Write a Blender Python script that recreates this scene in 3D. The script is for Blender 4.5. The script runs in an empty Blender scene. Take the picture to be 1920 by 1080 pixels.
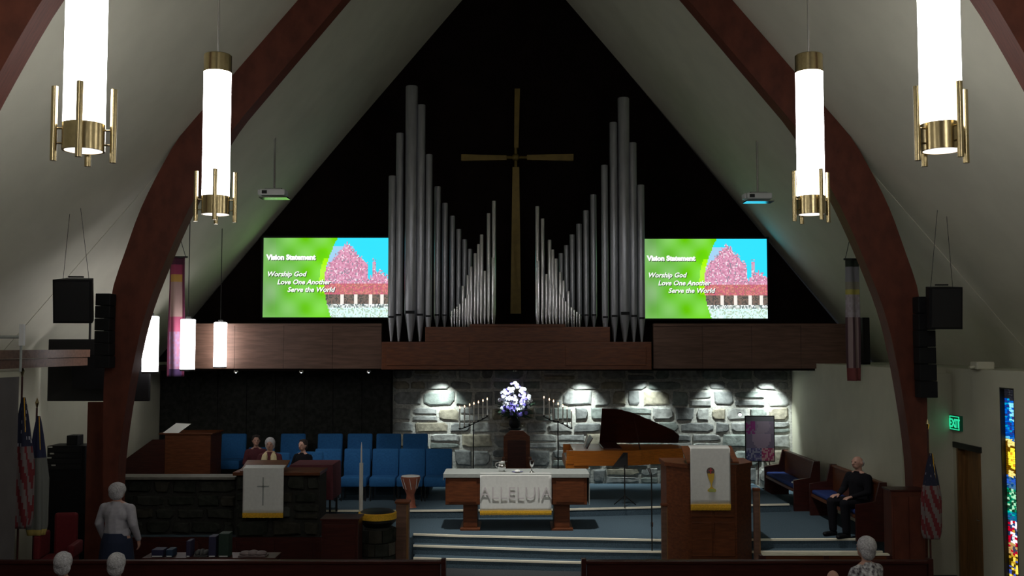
import bpy, bmesh, math, random
from mathutils import Vector, Matrix
random.seed(7)
PI = math.pi
S = bpy.context.scene
C = S.collection
# ------------------------------------------------------------------ camera, world, lights, exposure
CAMZ = 3.67
PITCH = math.atan(110/1900)
cam = bpy.data.cameras.new('camera'); camo = bpy.data.objects.new('camera', cam); C.objects.link(camo)
cam.sensor_width = 36; cam.lens = 36*1900/1920
camo.location = (0, 0, CAMZ); camo.rotation_euler = (PI/2+PITCH, 0, 0)
cam.clip_end = 200
S.camera = camo
W = bpy.data.worlds.new('world'); S.world = W; W.use_nodes = True
W.node_tree.nodes['Background'].inputs[0].default_value = (.5, .55, .6, 1)
W.node_tree.nodes['Background'].inputs[1].default_value = .02
S.view_settings.view_transform = 'Standard'; S.view_settings.look = 'None'
S.view_settings.exposure = 0; S.view_settings.gamma = 1
S.view_settings.use_curve_mapping = False

def lamp(kind, name, loc, energy, col=(1, 1, 1), size=.1, target=None, angle=60, blend=.5):
    l = bpy.data.lights.new(name, kind); l.energy = energy; l.color = col
    if kind == 'SPOT':
        l.spot_size = math.radians(angle); l.spot_blend = blend; l.shadow_soft_size = size
    elif kind == 'AREA': l.size = size
    else: l.shadow_soft_size = size
    o = bpy.data.objects.new(name, l); C.objects.link(o); o.location = loc
    if target is not None:
        o.rotation_euler = (Vector(target)-Vector(loc)).to_track_quat('-Z', 'Y').to_euler()
    return o
PEND = 13.5            # emission of the pendant glass
# unseen spots added to light chancel, choir and organ; no fixtures modelled
lamp('SPOT', 'chancel_fill_spot', (-.6, 14.8, 11.6), 3500, (1, .97, .92), .15, (0.4, 18.2, .4), 30, .9)
lamp('SPOT', 'chancel_fill_spot', (1.2, 14.8, 11.2), 1700, (1, .97, .92), .15, (4.2, 18.4, .4), 28, .9)
lamp('SPOT', 'choir_fill_spot', (-1.8, 15.2, 10.6), 700, (1, .97, .94), .15, (-3.4, 20.6, 1.2), 21, .9)
lamp('SPOT', 'organ_fill_spot', (-2.2, 15, 9.5), 150, (.92, .95, 1), .12, (-2.0, 21.2, 4.2), 26, 1)
lamp('SPOT', 'organ_fill_spot', (2.4, 15, 9.5), 220, (.92, .97, 1), .12, (2.2, 21.2, 4.2), 26, 1)
lamp('AREA', 'nave_area_light', (0, 3, 8.8), 22, (1, .98, .9), 3, (0, 3, 0))  # broad area light without a fixture, pointing down at the nave
DOWN = [(826, 230), (966, 150), (1092, 250), (1215, 190), (1348, 185), (1446, 340)]   # pixel column, watts

# ------------------------------------------------------------------ helpers
def P(px, py, D):
    u = (px-960)/1900; v = (540-py)/1900
    cp, sp = math.cos(PITCH), math.sin(PITCH)
    y = cp-v*sp; z = sp+v*cp; t = D/y
    return Vector((u*t, D, CAMZ+z*t))
def X(px, D, py=700): return P(px, py, D).x
def Z(py, D): return P(960, py, D).z
XC = .05
_m = {}
def srgb(h):
    c = [int(h[i:i+2], 16)/255 for i in (0, 2, 4)]
    return tuple(((x+.055)/1.055)**2.4 if x > .04 else x/12.92 for x in c)
def mat(name, col, rough=.6, metal=0, noise=0, scale=8, bump=0, emit=0, stretch=None, attr=None, spec=.5, col2=None):
    if name in _m: return _m[name]
    m = bpy.data.materials.new(name); m.use_nodes = True; _m[name] = m
    nt = m.node_tree; b = nt.nodes['Principled BSDF']
    if isinstance(col, str): col = srgb(col)
    b.inputs['Base Color'].default_value = (*col, 1)
    b.inputs['Roughness'].default_value = rough; b.inputs['Metallic'].default_value = metal
    b.inputs['Specular IOR Level'].default_value = spec
    src = None
    if attr:
        a = nt.nodes.new('ShaderNodeAttribute'); a.attribute_name = attr
        src = a.outputs['Color']; nt.links.new(src, b.inputs['Base Color'])
    if noise or bump or col2:
        tc = nt.nodes.new('ShaderNodeTexCoord'); mp = nt.nodes.new('ShaderNodeMapping')
        nt.links.new(tc.outputs['Object'], mp.inputs[0])
        if stretch: mp.inputs['Scale'].default_value = stretch
        n = nt.nodes.new('ShaderNodeTexNoise'); n.inputs['Scale'].default_value = scale; n.inputs['Detail'].default_value = 5
        nt.links.new(mp.outputs[0], n.inputs['Vector'])
        if noise or col2:
            mx = nt.nodes.new('ShaderNodeMix'); mx.data_type = 'RGBA'
            c2 = col2 if col2 else tuple(c*(1-noise) for c in col)
            if isinstance(c2, str): c2 = srgb(c2)
            c1 = tuple(min(1, c*(1+noise*.5)) for c in col)
            rp = nt.nodes.new('ShaderNodeMapRange'); rp.inputs[1].default_value = .35; rp.inputs[2].default_value = .65
            nt.links.new(n.outputs['Fac'], rp.inputs[0]); nt.links.new(rp.outputs[0], mx.inputs[0])
            mx.inputs[6].default_value = (*c2, 1); mx.inputs[7].default_value = (*c1, 1)
            nt.links.new(mx.outputs[2], b.inputs['Base Color'])
        if bump:
            bp = nt.nodes.new('ShaderNodeBump'); bp.inputs['Strength'].default_value = bump; bp.inputs['Distance'].default_value = .02
            nt.links.new(n.outputs['Fac'], bp.inputs['Height']); nt.links.new(bp.outputs[0], b.inputs['Normal'])
    if emit:
        if src: nt.links.new(src, b.inputs['Emission Color'])
        else: b.inputs['Emission Color'].default_value = (*col, 1)
        b.inputs['Emission Strength'].default_value = emit
    return m
M = dict(
    ceil=mat('painted_ceiling', (.64, .62, .51), .8, noise=.04, scale=2, bump=.05),
    wall=mat('painted_wall', (.57, .56, .44), .8, noise=.05, scale=2, bump=.05),
    dark=mat('dark_chamber_wall', (.008, .0045, .004), .95, noise=.3, scale=2, spec=.1),
    arch=mat('redwood_stain', (.115, .030, .017), .55, noise=.25, scale=6, stretch=(1, 8, .6), spec=.3),
    wood=mat('reddish_wood', (.125, .036, .011), .45, noise=.3, scale=5, stretch=(1, 4, 6), spec=.35),
    fascia=mat('fascia_wood', (.15, .082, .058), .5, noise=.25, scale=4, stretch=(.6, 4, 6), spec=.3),
    dwood=mat('dark_pew_wood', (.05, .012, .009), .35, noise=.3, scale=6, stretch=(.6, 4, 6), spec=.4),
    owood=mat('orange_piano_wood', (.55, .17, .02), .3, noise=.2, scale=6, stretch=(.5, 4, 8)),
    lwood=mat('door_wood', (.22, .11, .035), .45, noise=.3, scale=5, stretch=(6, 6, .5)),
    carpet=mat('blue_grey_carpet', (.075, .115, .145), .95, noise=.25, scale=60, bump=.4, spec=.1),
    fcarpet=mat('floor_carpet', (.055, .06, .065), .95, noise=.25, scale=60, bump=.4, spec=.1),
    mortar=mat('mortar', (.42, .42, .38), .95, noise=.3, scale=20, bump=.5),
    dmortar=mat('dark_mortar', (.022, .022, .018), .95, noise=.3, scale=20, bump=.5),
    brass=mat('brushed_brass', (.40, .32, .17), .25, .95, noise=.1, scale=30),
    gold=mat('gilded_wood', (.17, .115, .02), .45, .35, noise=.15, scale=8),
    glass=mat('lit_opal_glass', (1, .985, .97), .4, emit=PEND),
    pipe=mat('pipe_metal', (.40, .41, .44), .42, .75, noise=.12, scale=5, stretch=(3, 3, .5)),
    pipes=mat('polished_pipe_metal', (.70, .70, .72), .22, .9),
    black=mat('matte_black', (.006, .006, .007), .6, spec=.2),
    bplast=mat('black_plastic', (.01, .01, .011), .45, spec=.3),
    white=mat('white_cloth', (.72, .73, .70), .85, noise=.05, scale=20),
    linen=mat('grey_linen', (.36, .39, .37), .8, noise=.08, scale=20),
    wplast=mat('white_plastic', (.75, .76, .76), .4),
    paper=mat('paper', (.85, .86, .83), .7),
    yel=mat('gold_fringe', (.75, .42, .02), .7, noise=.2, scale=60),
    blue=mat('blue_upholstery', (.025, .13, .33), .85, noise=.12, scale=30, bump=.2, spec=.2),
    dblue=mat('navy_cushion', (.02, .04, .16), .85, noise=.12, scale=30, spec=.2),
    chrome=mat('chrome', (.75, .75, .78), .15, 1),
    silver=mat('silverware', (.85, .85, .85), .12, 1),
    nos=mat('cream_step_nosing', (.95, .90, .72), .5, spec=.3),
    burg=mat('burgundy_cloth', (.10, .02, .028), .9, noise=.15, scale=12),
    dpanel=mat('dark_acoustic_panel', (.030, .031, .028), .95, noise=.35, scale=12, bump=.3, spec=.1),
    red=mat('red_upholstery', (.13, .004, .008), .8, noise=.1, scale=20),
    skin=mat('skin', (.52, .30, .23), .55, noise=.06, scale=20),
    ghair=mat('white_grey_hair', (.55, .54, .56), .9, noise=.35, scale=60, bump=.6),
    bhair=mat('dark_hair', (.03, .02, .018), .8, noise=.35, scale=60, bump=.5),
    blk=mat('black_cloth', (.008, .008, .011), .9, spec=.15),
    navy=mat('navy_cloth', (.012, .02, .05), .9),
    lav=mat('pale_blouse', (.42, .41, .45), .85, noise=.08, scale=20),
    leaf=mat('dark_leaves', (.02, .05, .025), .7),
    pur=mat('violet_petals', (.20, .16, .62), .7), wpet=mat('pale_petals', (.86, .87, .98), .7),
    flame=mat('candle_flame', (1, .62, .35), .5, emit=5),
    wax=mat('candle_wax', (.78, .76, .70), .5),
    iron=mat('dark_iron', (.03, .03, .03), .5, .6),
    eye=mat('dark_eye', (.02, .015, .01), .3), lip=mat('lip', (.35, .12, .10), .5),
    attr=mat('painted_cloth', (1, 1, 1), .85, attr='col'),
)

def link(o): C.objects.link(o); return o
def tag(o, label=None, cat=None, group=None, kind=None):
    if label: o['label'] = label
    if cat: o['category'] = cat
    if group: o['group'] = group
    if kind: o['kind'] = kind
    return o
def thing(name, label, cat, loc=(0, 0, 0), rz=0, group=None):
    o = link(bpy.data.objects.new(name, None)); o.location = loc; o.rotation_euler = (0, 0, rz)
    o.empty_display_size = .1
    return tag(o, label, cat, group)
def struct(name, loc=(0, 0, 0)):
    o = link(bpy.data.objects.new(name, None)); o.location = loc; o['kind'] = 'structure'; return o
class MB:
    def __init__(s): s.bm = bmesh.new()
    def box(s, x0, y0, z0, x1, y1, z1, bev=0):
        bm = s.bm
        if not bev:
            v = [bm.verts.new(p) for p in ((x0,y0,z0),(x1,y0,z0),(x1,y1,z0),(x0,y1,z0),(x0,y0,z1),(x1,y0,z1),(x1,y1,z1),(x0,y1,z1))]
            for f in ((0,3,2,1),(4,5,6,7),(0,1,5,4),(1,2,6,5),(2,3,7,6),(3,0,4,7)): bm.faces.new([v[i] for i in f])
        else:
            t = bmesh.new(); q = MB.__new__(MB); q.bm = t; q.box(x0,y0,z0,x1,y1,z1)
            bmesh.ops.bevel(t, geom=t.edges[:], offset=bev, segments=2, affect='EDGES', profile=.5)
            s.merge(t)
        return s
    def merge(s, t, mx=None):
        me = bpy.data.meshes.new('tmp'); t.to_mesh(me); t.free()
        if mx is not None: me.transform(mx)
        s.bm.from_mesh(me); bpy.data.meshes.remove(me); return s
    def ring(s, c, a, b, r, n):
        return [s.bm.verts.new(c+a*(math.cos(2*PI*i/n)*r)+b*(math.sin(2*PI*i/n)*r)) for i in range(n)]
    def tube(s, pts, rad, n=10, cap=True):
        pts = [Vector(p) for p in pts]
        if not isinstance(rad, (list, tuple)): rad = [rad]*len(pts)
        prev = None; first = None; a = None
        for i, p in enumerate(pts):
            d = (pts[min(i+1, len(pts)-1)]-pts[max(i-1, 0)])
            if d.length < 1e-7: d = pts[-1]-pts[0]
            d.normalize()
            if a is None:
                a = d.orthogonal().normalized()
            else:
                a = (a-d*a.dot(d)); a = a.normalized() if a.length > 1e-6 else d.orthogonal().normalized()
            b = d.cross(a)
            r = s.ring(p, a, b, rad[i], n)
            if prev:
                for k in range(n): s.bm.faces.new((prev[k], prev[(k+1)%n], r[(k+1)%n], r[k]))
            else: first = r
            prev = r
        if cap:
            s.bm.faces.new(list(reversed(first))); s.bm.faces.new(prev)
        return s
    def lathe(s, prof, c=(0, 0, 0), n=20, cap=True):
        c = Vector(c); prev = None; first = None
        for r, z in prof:
            q = s.ring(c+Vector((0, 0, z)), Vector((1, 0, 0)), Vector((0, 1, 0)), max(r, 1e-4), n)
            if prev:
                for k in range(n): s.bm.faces.new((prev[k], prev[(k+1)%n], q[(k+1)%n], q[k]))
            else: first = q
            prev = q
        if cap: s.bm.faces.new(list(reversed(first))); s.bm.faces.new(prev)
        return s
    def ball(s, c, r, n=10):
        if not isinstance(r, (tuple, list)): r = (r, r, r)
        t = bmesh.new(); bmesh.ops.create_uvsphere(t, u_segments=n+2, v_segments=n, radius=1)
        return s.merge(t, Matrix.Translation(c) @ Matrix.Diagonal((*r, 1)))
    def capsule(s, p0, r0, p1, r1, n=10):
        s.tube([p0, p1], [r0, r1], n); s.ball(p0, r0, 8); s.ball(p1, r1, 8); return s
    def prism(s, pts, off):
        """pts: list of 3D points of a planar outline, extruded by vector off"""
        off = Vector(off); a = [s.bm.verts.new(p) for p in pts]; b = [s.bm.verts.new(Vector(p)+off) for p in pts]
        n = len(a)
        s.bm.faces.new(list(reversed(a))); s.bm.faces.new(b)
        for i in range(n): s.bm.faces.new((a[i], a[(i+1)%n], b[(i+1)%n], b[i]))
        return s
    def build(s, name, m, parent=None, smooth=False, loc=None):
        bmesh.ops.recalc_face_normals(s.bm, faces=s.bm.faces[:])
        me = bpy.data.meshes.new(name); s.bm.to_mesh(me); s.bm.free()
        if smooth:
            for p in me.polygons: p.use_smooth = True
            try: me.set_sharp_from_angle(angle=math.radians(40))
            except Exception: pass
        me.materials.append(m)
        o = link(bpy.data.objects.new(name, me))
        if parent: o.parent = parent
        if loc: o.location = loc
        return o
def box(name, m, parent, *a, bev=0): return MB().box(*a, bev=bev).build(name, m, parent)
def copy_tree(o, parent=None):
    c = o.copy(); C.objects.link(c); c.parent = parent
    for ch in list(o.children): copy_tree(ch, c)
    return c
def text_mesh(name, s, size, m, parent, loc, rot=(PI/2, 0, 0), ext=.002, shear=0, bold=0, align='LEFT'):
    cu = bpy.data.curves.new('t', 'FONT'); cu.body = s; cu.size = size; cu.extrude = ext; cu.shear = shear; cu.offset = bold
    cu.align_x = align; cu.resolution_u = 2
    t = bpy.data.objects.new('t', cu); C.objects.link(t); bpy.context.view_layer.update()
    me = bpy.data.meshes.new_from_object(t.evaluated_get(bpy.context.evaluated_depsgraph_get()))
    bpy.data.objects.remove(t); bpy.data.curves.remove(cu)
    me.materials.clear(); me.materials.append(m)
    o = link(bpy.data.objects.new(name, me)); o.parent = parent; o.location = loc; o.rotation_euler = rot
    return o
def color_grid(name, w, h, nx, ny, fn, m, parent, loc=(0, 0, 0), shape=None, rz=0, solid=0):
    """vertical sheet in local XZ, one flat colour per cell"""
    bm = bmesh.new(); lay = bm.loops.layers.float_color.new('col')
    V = [[bm.verts.new(shape(i/nx, j/ny) if shape else (w*i/nx, 0, h*j/ny)) for i in range(nx+1)] for j in range(ny+1)]
    for j in range(ny):
        for i in range(nx):
            f = bm.faces.new((V[j][i], V[j][i+1], V[j+1][i+1], V[j+1][i])); f.smooth = bool(shape)
            c = fn((i+.5)/nx, (j+.5)/ny)
            for l in f.loops: l[lay] = (*c, 1)
    me = bpy.data.meshes.new(name); bm.to_mesh(me); bm.free(); me.materials.append(m)
    o = link(bpy.data.objects.new(name, me)); o.parent = parent; o.location = loc; o.rotation_euler = (0, 0, rz)
    if solid:
        s = o.modifiers.new('thickness', 'SOLIDIFY'); s.thickness = solid; s.offset = 0
    return o

# ------------------------------------------------------------------ room shell
RZ, RS = 13.3, 1.19                   # ridge height, roof slope
def roof(x): return RZ-RS*abs(x-XC)
Y0, YB = -3.0, 23.5
for nm, sg in (('ceiling_left', -1), ('ceiling_right', 1)):
    o = MB().prism([(XC, Y0, RZ), (XC+sg*9.2, Y0, RZ-9.2*RS), (XC+sg*9.2, Y0, RZ-9.2*RS+.3), (XC, Y0, RZ+.3)], (0, YB+.3-Y0, 0)).build('ceiling' if sg < 0 else 'ceiling', M['ceil'])
    tag(o, kind='structure')
o = box('floor', M['fcarpet'], None, -9.4, Y0, -.2, 9.4, YB+.2, 0); tag(o, kind='structure')
o = MB().prism([(-9, YB, 0), (9, YB, 0), (9, YB, 2.4), (XC, YB, 13.4), (-9, YB, 2.4)], (0, .2, 0)).build('wall_back', M['dark']); tag(o, kind='structure')
o = MB().prism([(-9, Y0, 0), (9, Y0, 0), (9, Y0, 2.4), (XC, Y0, 13.4), (-9, Y0, 2.4)], (0, -.2, 0)).build('wall_rear', mat('rear_wall_wood', (.10, .07, .05), .7, noise=.2, scale=3)); tag(o, kind='structure')
# nave side walls
WR, WL, CR, CL = 7.15, -7.1, 6.32, -7.9
LED = 3.24
wr = struct('wall_right')
DOORA, DOORB = 15.58, 16.40; WA, WB_ = 14.50, 14.93
box('wall_section', M['wall'], wr, WR, Y0, 0, WR+.2, WA, LED)
box('wall_section', M['wall'], wr, WR, WB_, 0, WR+.2, DOORA, LED)
box('wall_section', M['wall'], wr, WR, WA, 0, WR+.2, WB_, .3)
box('wall_section', M['wall'], wr, WR, WA, Z(728, 14.6), WR+.2, WB_, LED)
box('wall_section', M['wall'], wr, WR, DOORA, 2.12, WR+.2, DOORB, LED)
box('wall_section', M['wall'], wr, WR, DOORB, 0, WR+.2, 16.75, LED)
box('wall_section', M['wall'], wr, CR, 16.55, 0, WR, 16.75, LED)
box('ledge', M['wall'], wr, WR+.0, Y0, LED, 8.9, 16.75, LED+.08)
cr = struct('wall_chancel_right')
box('wall_section', M['wall'], cr, CR, 16.75, 0, CR+.2, 23.3, LED)
box('ledge', M['wall'], cr, CR, 16.75, LED, 8.9, 23.3, LED+.08)
wl = struct('wall_left')
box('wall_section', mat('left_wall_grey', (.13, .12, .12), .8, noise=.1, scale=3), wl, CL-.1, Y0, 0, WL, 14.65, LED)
box('ledge', M['wall'], wl, -8.9, Y0, LED, WL, 14.65, LED+.08)
cl = struct('wall_chancel_left')
box('wall_section', M['wall'], cl, CL-.2, 14.65, 0, CL, 23.3, LED)
box('ledge', M['wall'], cl, -8.9, 14.65, LED, CL, 23.3, LED+.08)
# wood faced beam on the left ledge
o = MB().box(WL-.09, 9, Z(688, 15.5), WL+.06, 16.85, Z(672, 15.5)).build('trim_1', M['fascia']); tag(o, kind='structure')
box('rail_cap', M['fascia'], o, WL-.13, 9, Z(671, 15.5), WL+.1, 16.85, Z(656, 15.5))
# flush ceiling strips above the haunches, shaped to imitate a soft light band
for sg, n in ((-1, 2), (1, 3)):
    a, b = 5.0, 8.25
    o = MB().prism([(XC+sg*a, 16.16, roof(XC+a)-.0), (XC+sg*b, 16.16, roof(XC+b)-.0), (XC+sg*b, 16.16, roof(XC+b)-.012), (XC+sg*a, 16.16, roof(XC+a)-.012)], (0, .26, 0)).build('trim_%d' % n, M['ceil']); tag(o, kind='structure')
# door
d = struct('door_1', (WR, (DOORA+DOORB)/2, 0))
hw = (DOORB-DOORA)/2
box('door_panel', M['lwood'], d, .10, -hw+.05, .01, .14, hw-.05, 2.05)
box('door_frame', M['lwood'], d, -.015, -hw, 0, .12, -hw+.05, 2.12)
box('door_frame', M['lwood'], d, -.015, hw-.05, 0, .12, hw, 2.12)
box('door_head', M['iron'], d, -.03, -hw-.04, 2.05, .12, hw+.10, 2.14)
MB().tube([(.10, -hw+.13, 1.0), (.03, -hw+.13, 1.0), (.03, -hw+.24, 1.0)], .012).build('door_handle', M['chrome'], d)
# stained glass window
w = struct('window_1', (WR, WA, .3))
ww, wh = WB_-WA, Z(728, 14.6)-.3
for a in ((0, 0, .02, wh), (ww-.02, 0, ww, wh), (0, 0, ww, .02), (0, wh-.02, ww, wh)):
    box('window_frame', M['iron'], w, .0, a[0], a[1], .1, a[2], a[3])
box('lead_backing', M['black'], w, .085, .02, .02, .095, ww-.02, wh-.02)
def sgcol(u, t):       # u across, t from top 0..1 down to the sill
    r = random.random()
    if t < .06: return (.01, .01, .015)
    if t < .25:
        if abs(u-.45) < .2 and .08 < t < .17 and r < .65: return (.25, .75, .95)
        return random.choice([(0, .05, .35), (0, .09, .5), (0, .12, .6), (.0, .3, .6), (.02, .03, .2)])
    if t < .27: return random.choice([(.1, .5, .8), (0, .12, .5)])
    if t < .46:
        d_ = math.hypot((u-.5)*.42, (t-.365)*2.7)
        if d_ < .14: return (1, .85, .05) if r < .8 else (.8, .35, .02)
        if d_ < .32: return (1, .8, .25) if (int(math.atan2(t-.365, u-.5)*4.2) % 2) else (.12, .05, .0)
        return random.choice([(.9, .6, .1), (.1, .05, 0), (.05, .03, 0), (.4, .25, .03)])
    if t < .52: return random.choice([(.02, .1, .5), (.05, .15, .3), (0, .05, .2)])
    if t < .64: return random.choice([(.0, .1, .04), (.0, .25, .12), (.01, .04, .02), (.4, .8, .5), (.0, .06, .03)])
    if t < .69: return random.choice([(.0, .5, .4), (.02, .1, .3), (.0, .15, .25)])
    if t < .80:
        if abs(u-.45) < .28 and r < .6: return (.95, .95, 1)
        return random.choice([(.5, .0, .02), (.02, .06, .2), (.02, .03, .08), (.6, .3, .03)])
    if t < .86: return random.choice([(.45, .0, .02), (.05, .05, .1), (.5, .3, .1)])
    return random.choice([(1, .75, .1), (.5, .3, .02), (.05, .1, .5), (.05, .03, 0), (.04, .02, 0)])
def glass_panes():
    bm = bmesh.new(); lay = bm.loops.layers.float_color.new('col')
    nx, ny = 6, 84
    gx = [[.02+(ww-.04)*(i+(random.uniform(-.28, .28) if 0 < i < nx else 0))/nx for i in range(nx+1)] for j in range(ny+1)]
    gz = [[.02+(wh-.04)*(j+(random.uniform(-.3, .3) if 0 < j < ny else 0))/ny for i in range(nx+1)] for j in range(ny+1)]
    for j in range(ny):
        for i in range(nx):
            q = [(gx[j][i], gz[j][i]), (gx[j][i+1], gz[j][i+1]), (gx[j+1][i+1], gz[j+1][i+1]), (gx[j+1][i], gz[j+1][i])]
            cx = sum(a[0] for a in q)/4; cz = sum(a[1] for a in q)/4
            c = sgcol(cx/ww, 1-cz/wh)
            fr = [bm.verts.new((.06, cx+(a-cx)*.80, cz+(b-cz)*.80)) for a, b in q]
            bk = [bm.verts.new((.075, cx+(a-cx)*.80, cz+(b-cz)*.80)) for a, b in q]
            fs = [bm.faces.new(list(reversed(fr)))]+[bm.faces.new((fr[k], fr[(k+1)%4], bk[(k+1)%4], bk[k])) for k in range(4)]
            for f in fs:
                for l in f.loops: l[lay] = (*c, 1)
    me = bpy.data.meshes.new('glass_panes'); bm.to_mesh(me); bm.free()
    me.materials.append(mat('lit_stained_glass', (1, 1, 1), .2, attr='col', emit=1.0))
    o = link(bpy.data.objects.new('glass_panes', me)); o.parent = w; o['kind'] = 'stuff'
glass_panes()

# arches
inner_px = [(1705.5, 1086), (1705, 911), (1701, 841), (1679, 700), (1655, 590), (1616, 492), (1578, 405), (1532, 318), (1489, 244), (1452, 200), (1282, 0)]
outer_px = [(1732, 1086), (1731, 760), (1729, 700), (1718, 549), (1692, 480), (1665, 400), (1630, 329), (1577, 235), (1492, 107), (1387, 0)]
inn = [(P(a, b, 16).x-XC, P(a, b, 16).z) for a, b in inner_px]
out = [(P(a, b, 16).x-XC, P(a, b, 16).z) for a, b in outer_px]
def smoothpts(p):
    for _ in range(2):
        q = [p[0], p[1]]
        for i in range(1, len(p)-1):
            a, b = Vector(p[i]), Vector(p[i+1])
            if i == len(p)-2: q += [tuple(a*.75+b*.25)]
            else: q += [tuple(a*.75+b*.25), tuple(a*.25+b*.75)]
        p = q+[p[-1]]
    return p
inn, out = smoothpts(inn), smoothpts(out)
inn[0] = (inn[0][0], 0); out[0] = (out[0][0], 0)
out = [(x, min(z, RZ-RS*x-.005) if x < 5.3 else z) for x, z in out]
def arch(Y, label):
    a = thing('laminated_arch', label, 'arch', (XC, Y, 0))
    for sg in (-1, 1):
        mb = MB(); bm = mb.bm
        full_i = inn+[(0, inn[-1][1]+inn[-1][0]*RS)]; full_o = out+[(0, RZ-.005)]
        def samp(poly, t):
            L = [0]
            for i in range(1, len(poly)): L.append(L[-1]+math.dist(poly[i], poly[i-1]))
            s = t*L[-1]
            for i in range(1, len(poly)):
                if s <= L[i]+1e-9:
                    k = (s-L[i-1])/(L[i]-L[i-1]); return (poly[i-1][0]*(1-k)+poly[i][0]*k, poly[i-1][1]*(1-k)+poly[i][1]*k)
            return poly[-1]
        N = 60; prev = None
        for k in range(N+1):
            pi_, po = samp(full_i, k/N), samp(full_o, k/N)
            q = [bm.verts.new((sg*x, y, z)) for (x, z), y in ((pi_, -.16), (po, -.16), (po, .16), (pi_, .16))]
            if prev:
                for i in range(4): bm.faces.new((prev[i], prev[(i+1)%4], q[(i+1)%4], q[i]))
            else: bm.faces.new(q)
            prev = q
        bm.faces.new(list(reversed(prev)))
        mb.build('arch_half', M['arch'], a)
arch(16, 'red-brown laminated wood arch framing the chancel, curving from floor to ridge')
arch(9.65, 'nearer red-brown laminated arch showing only in the two top corners')

# ------------------------------------------------------------------ chancel platform
A_, B_ = .45, .60
edgeA = [(775, 1001), (860, 1004), (1040, 1008), (1238, 1012), (1420, 1011), (1655, 1010)]
edge2 = [(775, 1022.5), (860, 1025), (1040, 1031), (1238, 1034), (1420, 1034), (1655, 1034)]
edge3 = [(775, 1046), (860, 1048.5), (1040, 1053), (1238, 1057), (1420, 1058), (1655, 1058)]
edgeB = [(600, 957), (780, 957), (1065, 954.5), (1238, 950), (1480, 945)]
def onz(px, py, z):
    v = (540-py)/1900; cp, sp = math.cos(PITCH), math.sin(PITCH)
    D = (z-CAMZ)/((sp+v*cp)/(cp-v*sp)); return P(px, py, D)
def platform(name, pts, z0, z1, back, xl=None, xr=None, m=None, nosing=True, left=None):
    f = [onz(a, b, z1) for a, b in pts]; f = [Vector((p.x, p.y, z0)) for p in f]
    poly = list(f)
    if xr is not None: poly.append(Vector((xr, f[-1].y, z0)))
    poly.append(Vector((xr if xr is not None else f[-1].x, back, z0)))
    poly.append(Vector((xl if xl is not None else f[0].x, back, z0)))
    if left is not None: poly += [Vector((xl, left, z0)), Vector((f[0].x, left, z0))]
    o = MB().prism(poly, (0, 0, z1-z0)).build(name, m or M['carpet']); tag(o, kind='structure')
    if nosing:
        mb = MB()
        for i in range(len(f)-1):
            a, b = f[i], f[i+1]
            mb.prism([(a.x, a.y-.012, z1-.025), (b.x, b.y-.012, z1-.025), (b.x, b.y+.035, z1-.025), (a.x, a.y+.035, z1-.025)], (0, 0, .031))
        mb.build('nosing', M['nos'], o)
    return o
platform('chancel_step', edge3, 0, .15, 18.2)
platform('chancel_step', edge2, .15, .30, 18.2)
platform('chancel_platform', edgeA, 0.0, A_, 23.2, CL, CR, left=17.35)
platform('upper_platform', edgeB, A_, B_, 23.1, X(600, 19.1), None)
o = box('trim_5', M['dwood'], None, CL+.01, 17.29, 0, X(745, 17.3), 17.35, A_+.01); tag(o, kind='structure')
for k in range(9):
    xx = CL+.1+(X(745, 17.3)-CL-.15)*k/9; box('front_panel', M['dwood'], o, xx, 17.27, .05, xx+.58, 17.29, A_-.05)
o = box('choir_platform', M['carpet'], None, CL+.01, 18.3, A_, X(600, 19.1), 23.1, B_); tag(o, kind='structure')
o = box('choir_riser', M['carpet'], None, -6.3, 21.25, B_, X(806, 21.3), 22.6, .8); tag(o, kind='structure')
box('nosing', M['nos'], o, -6.3, 21.235, .78, X(806, 21.3), 21.26, .805)

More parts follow.
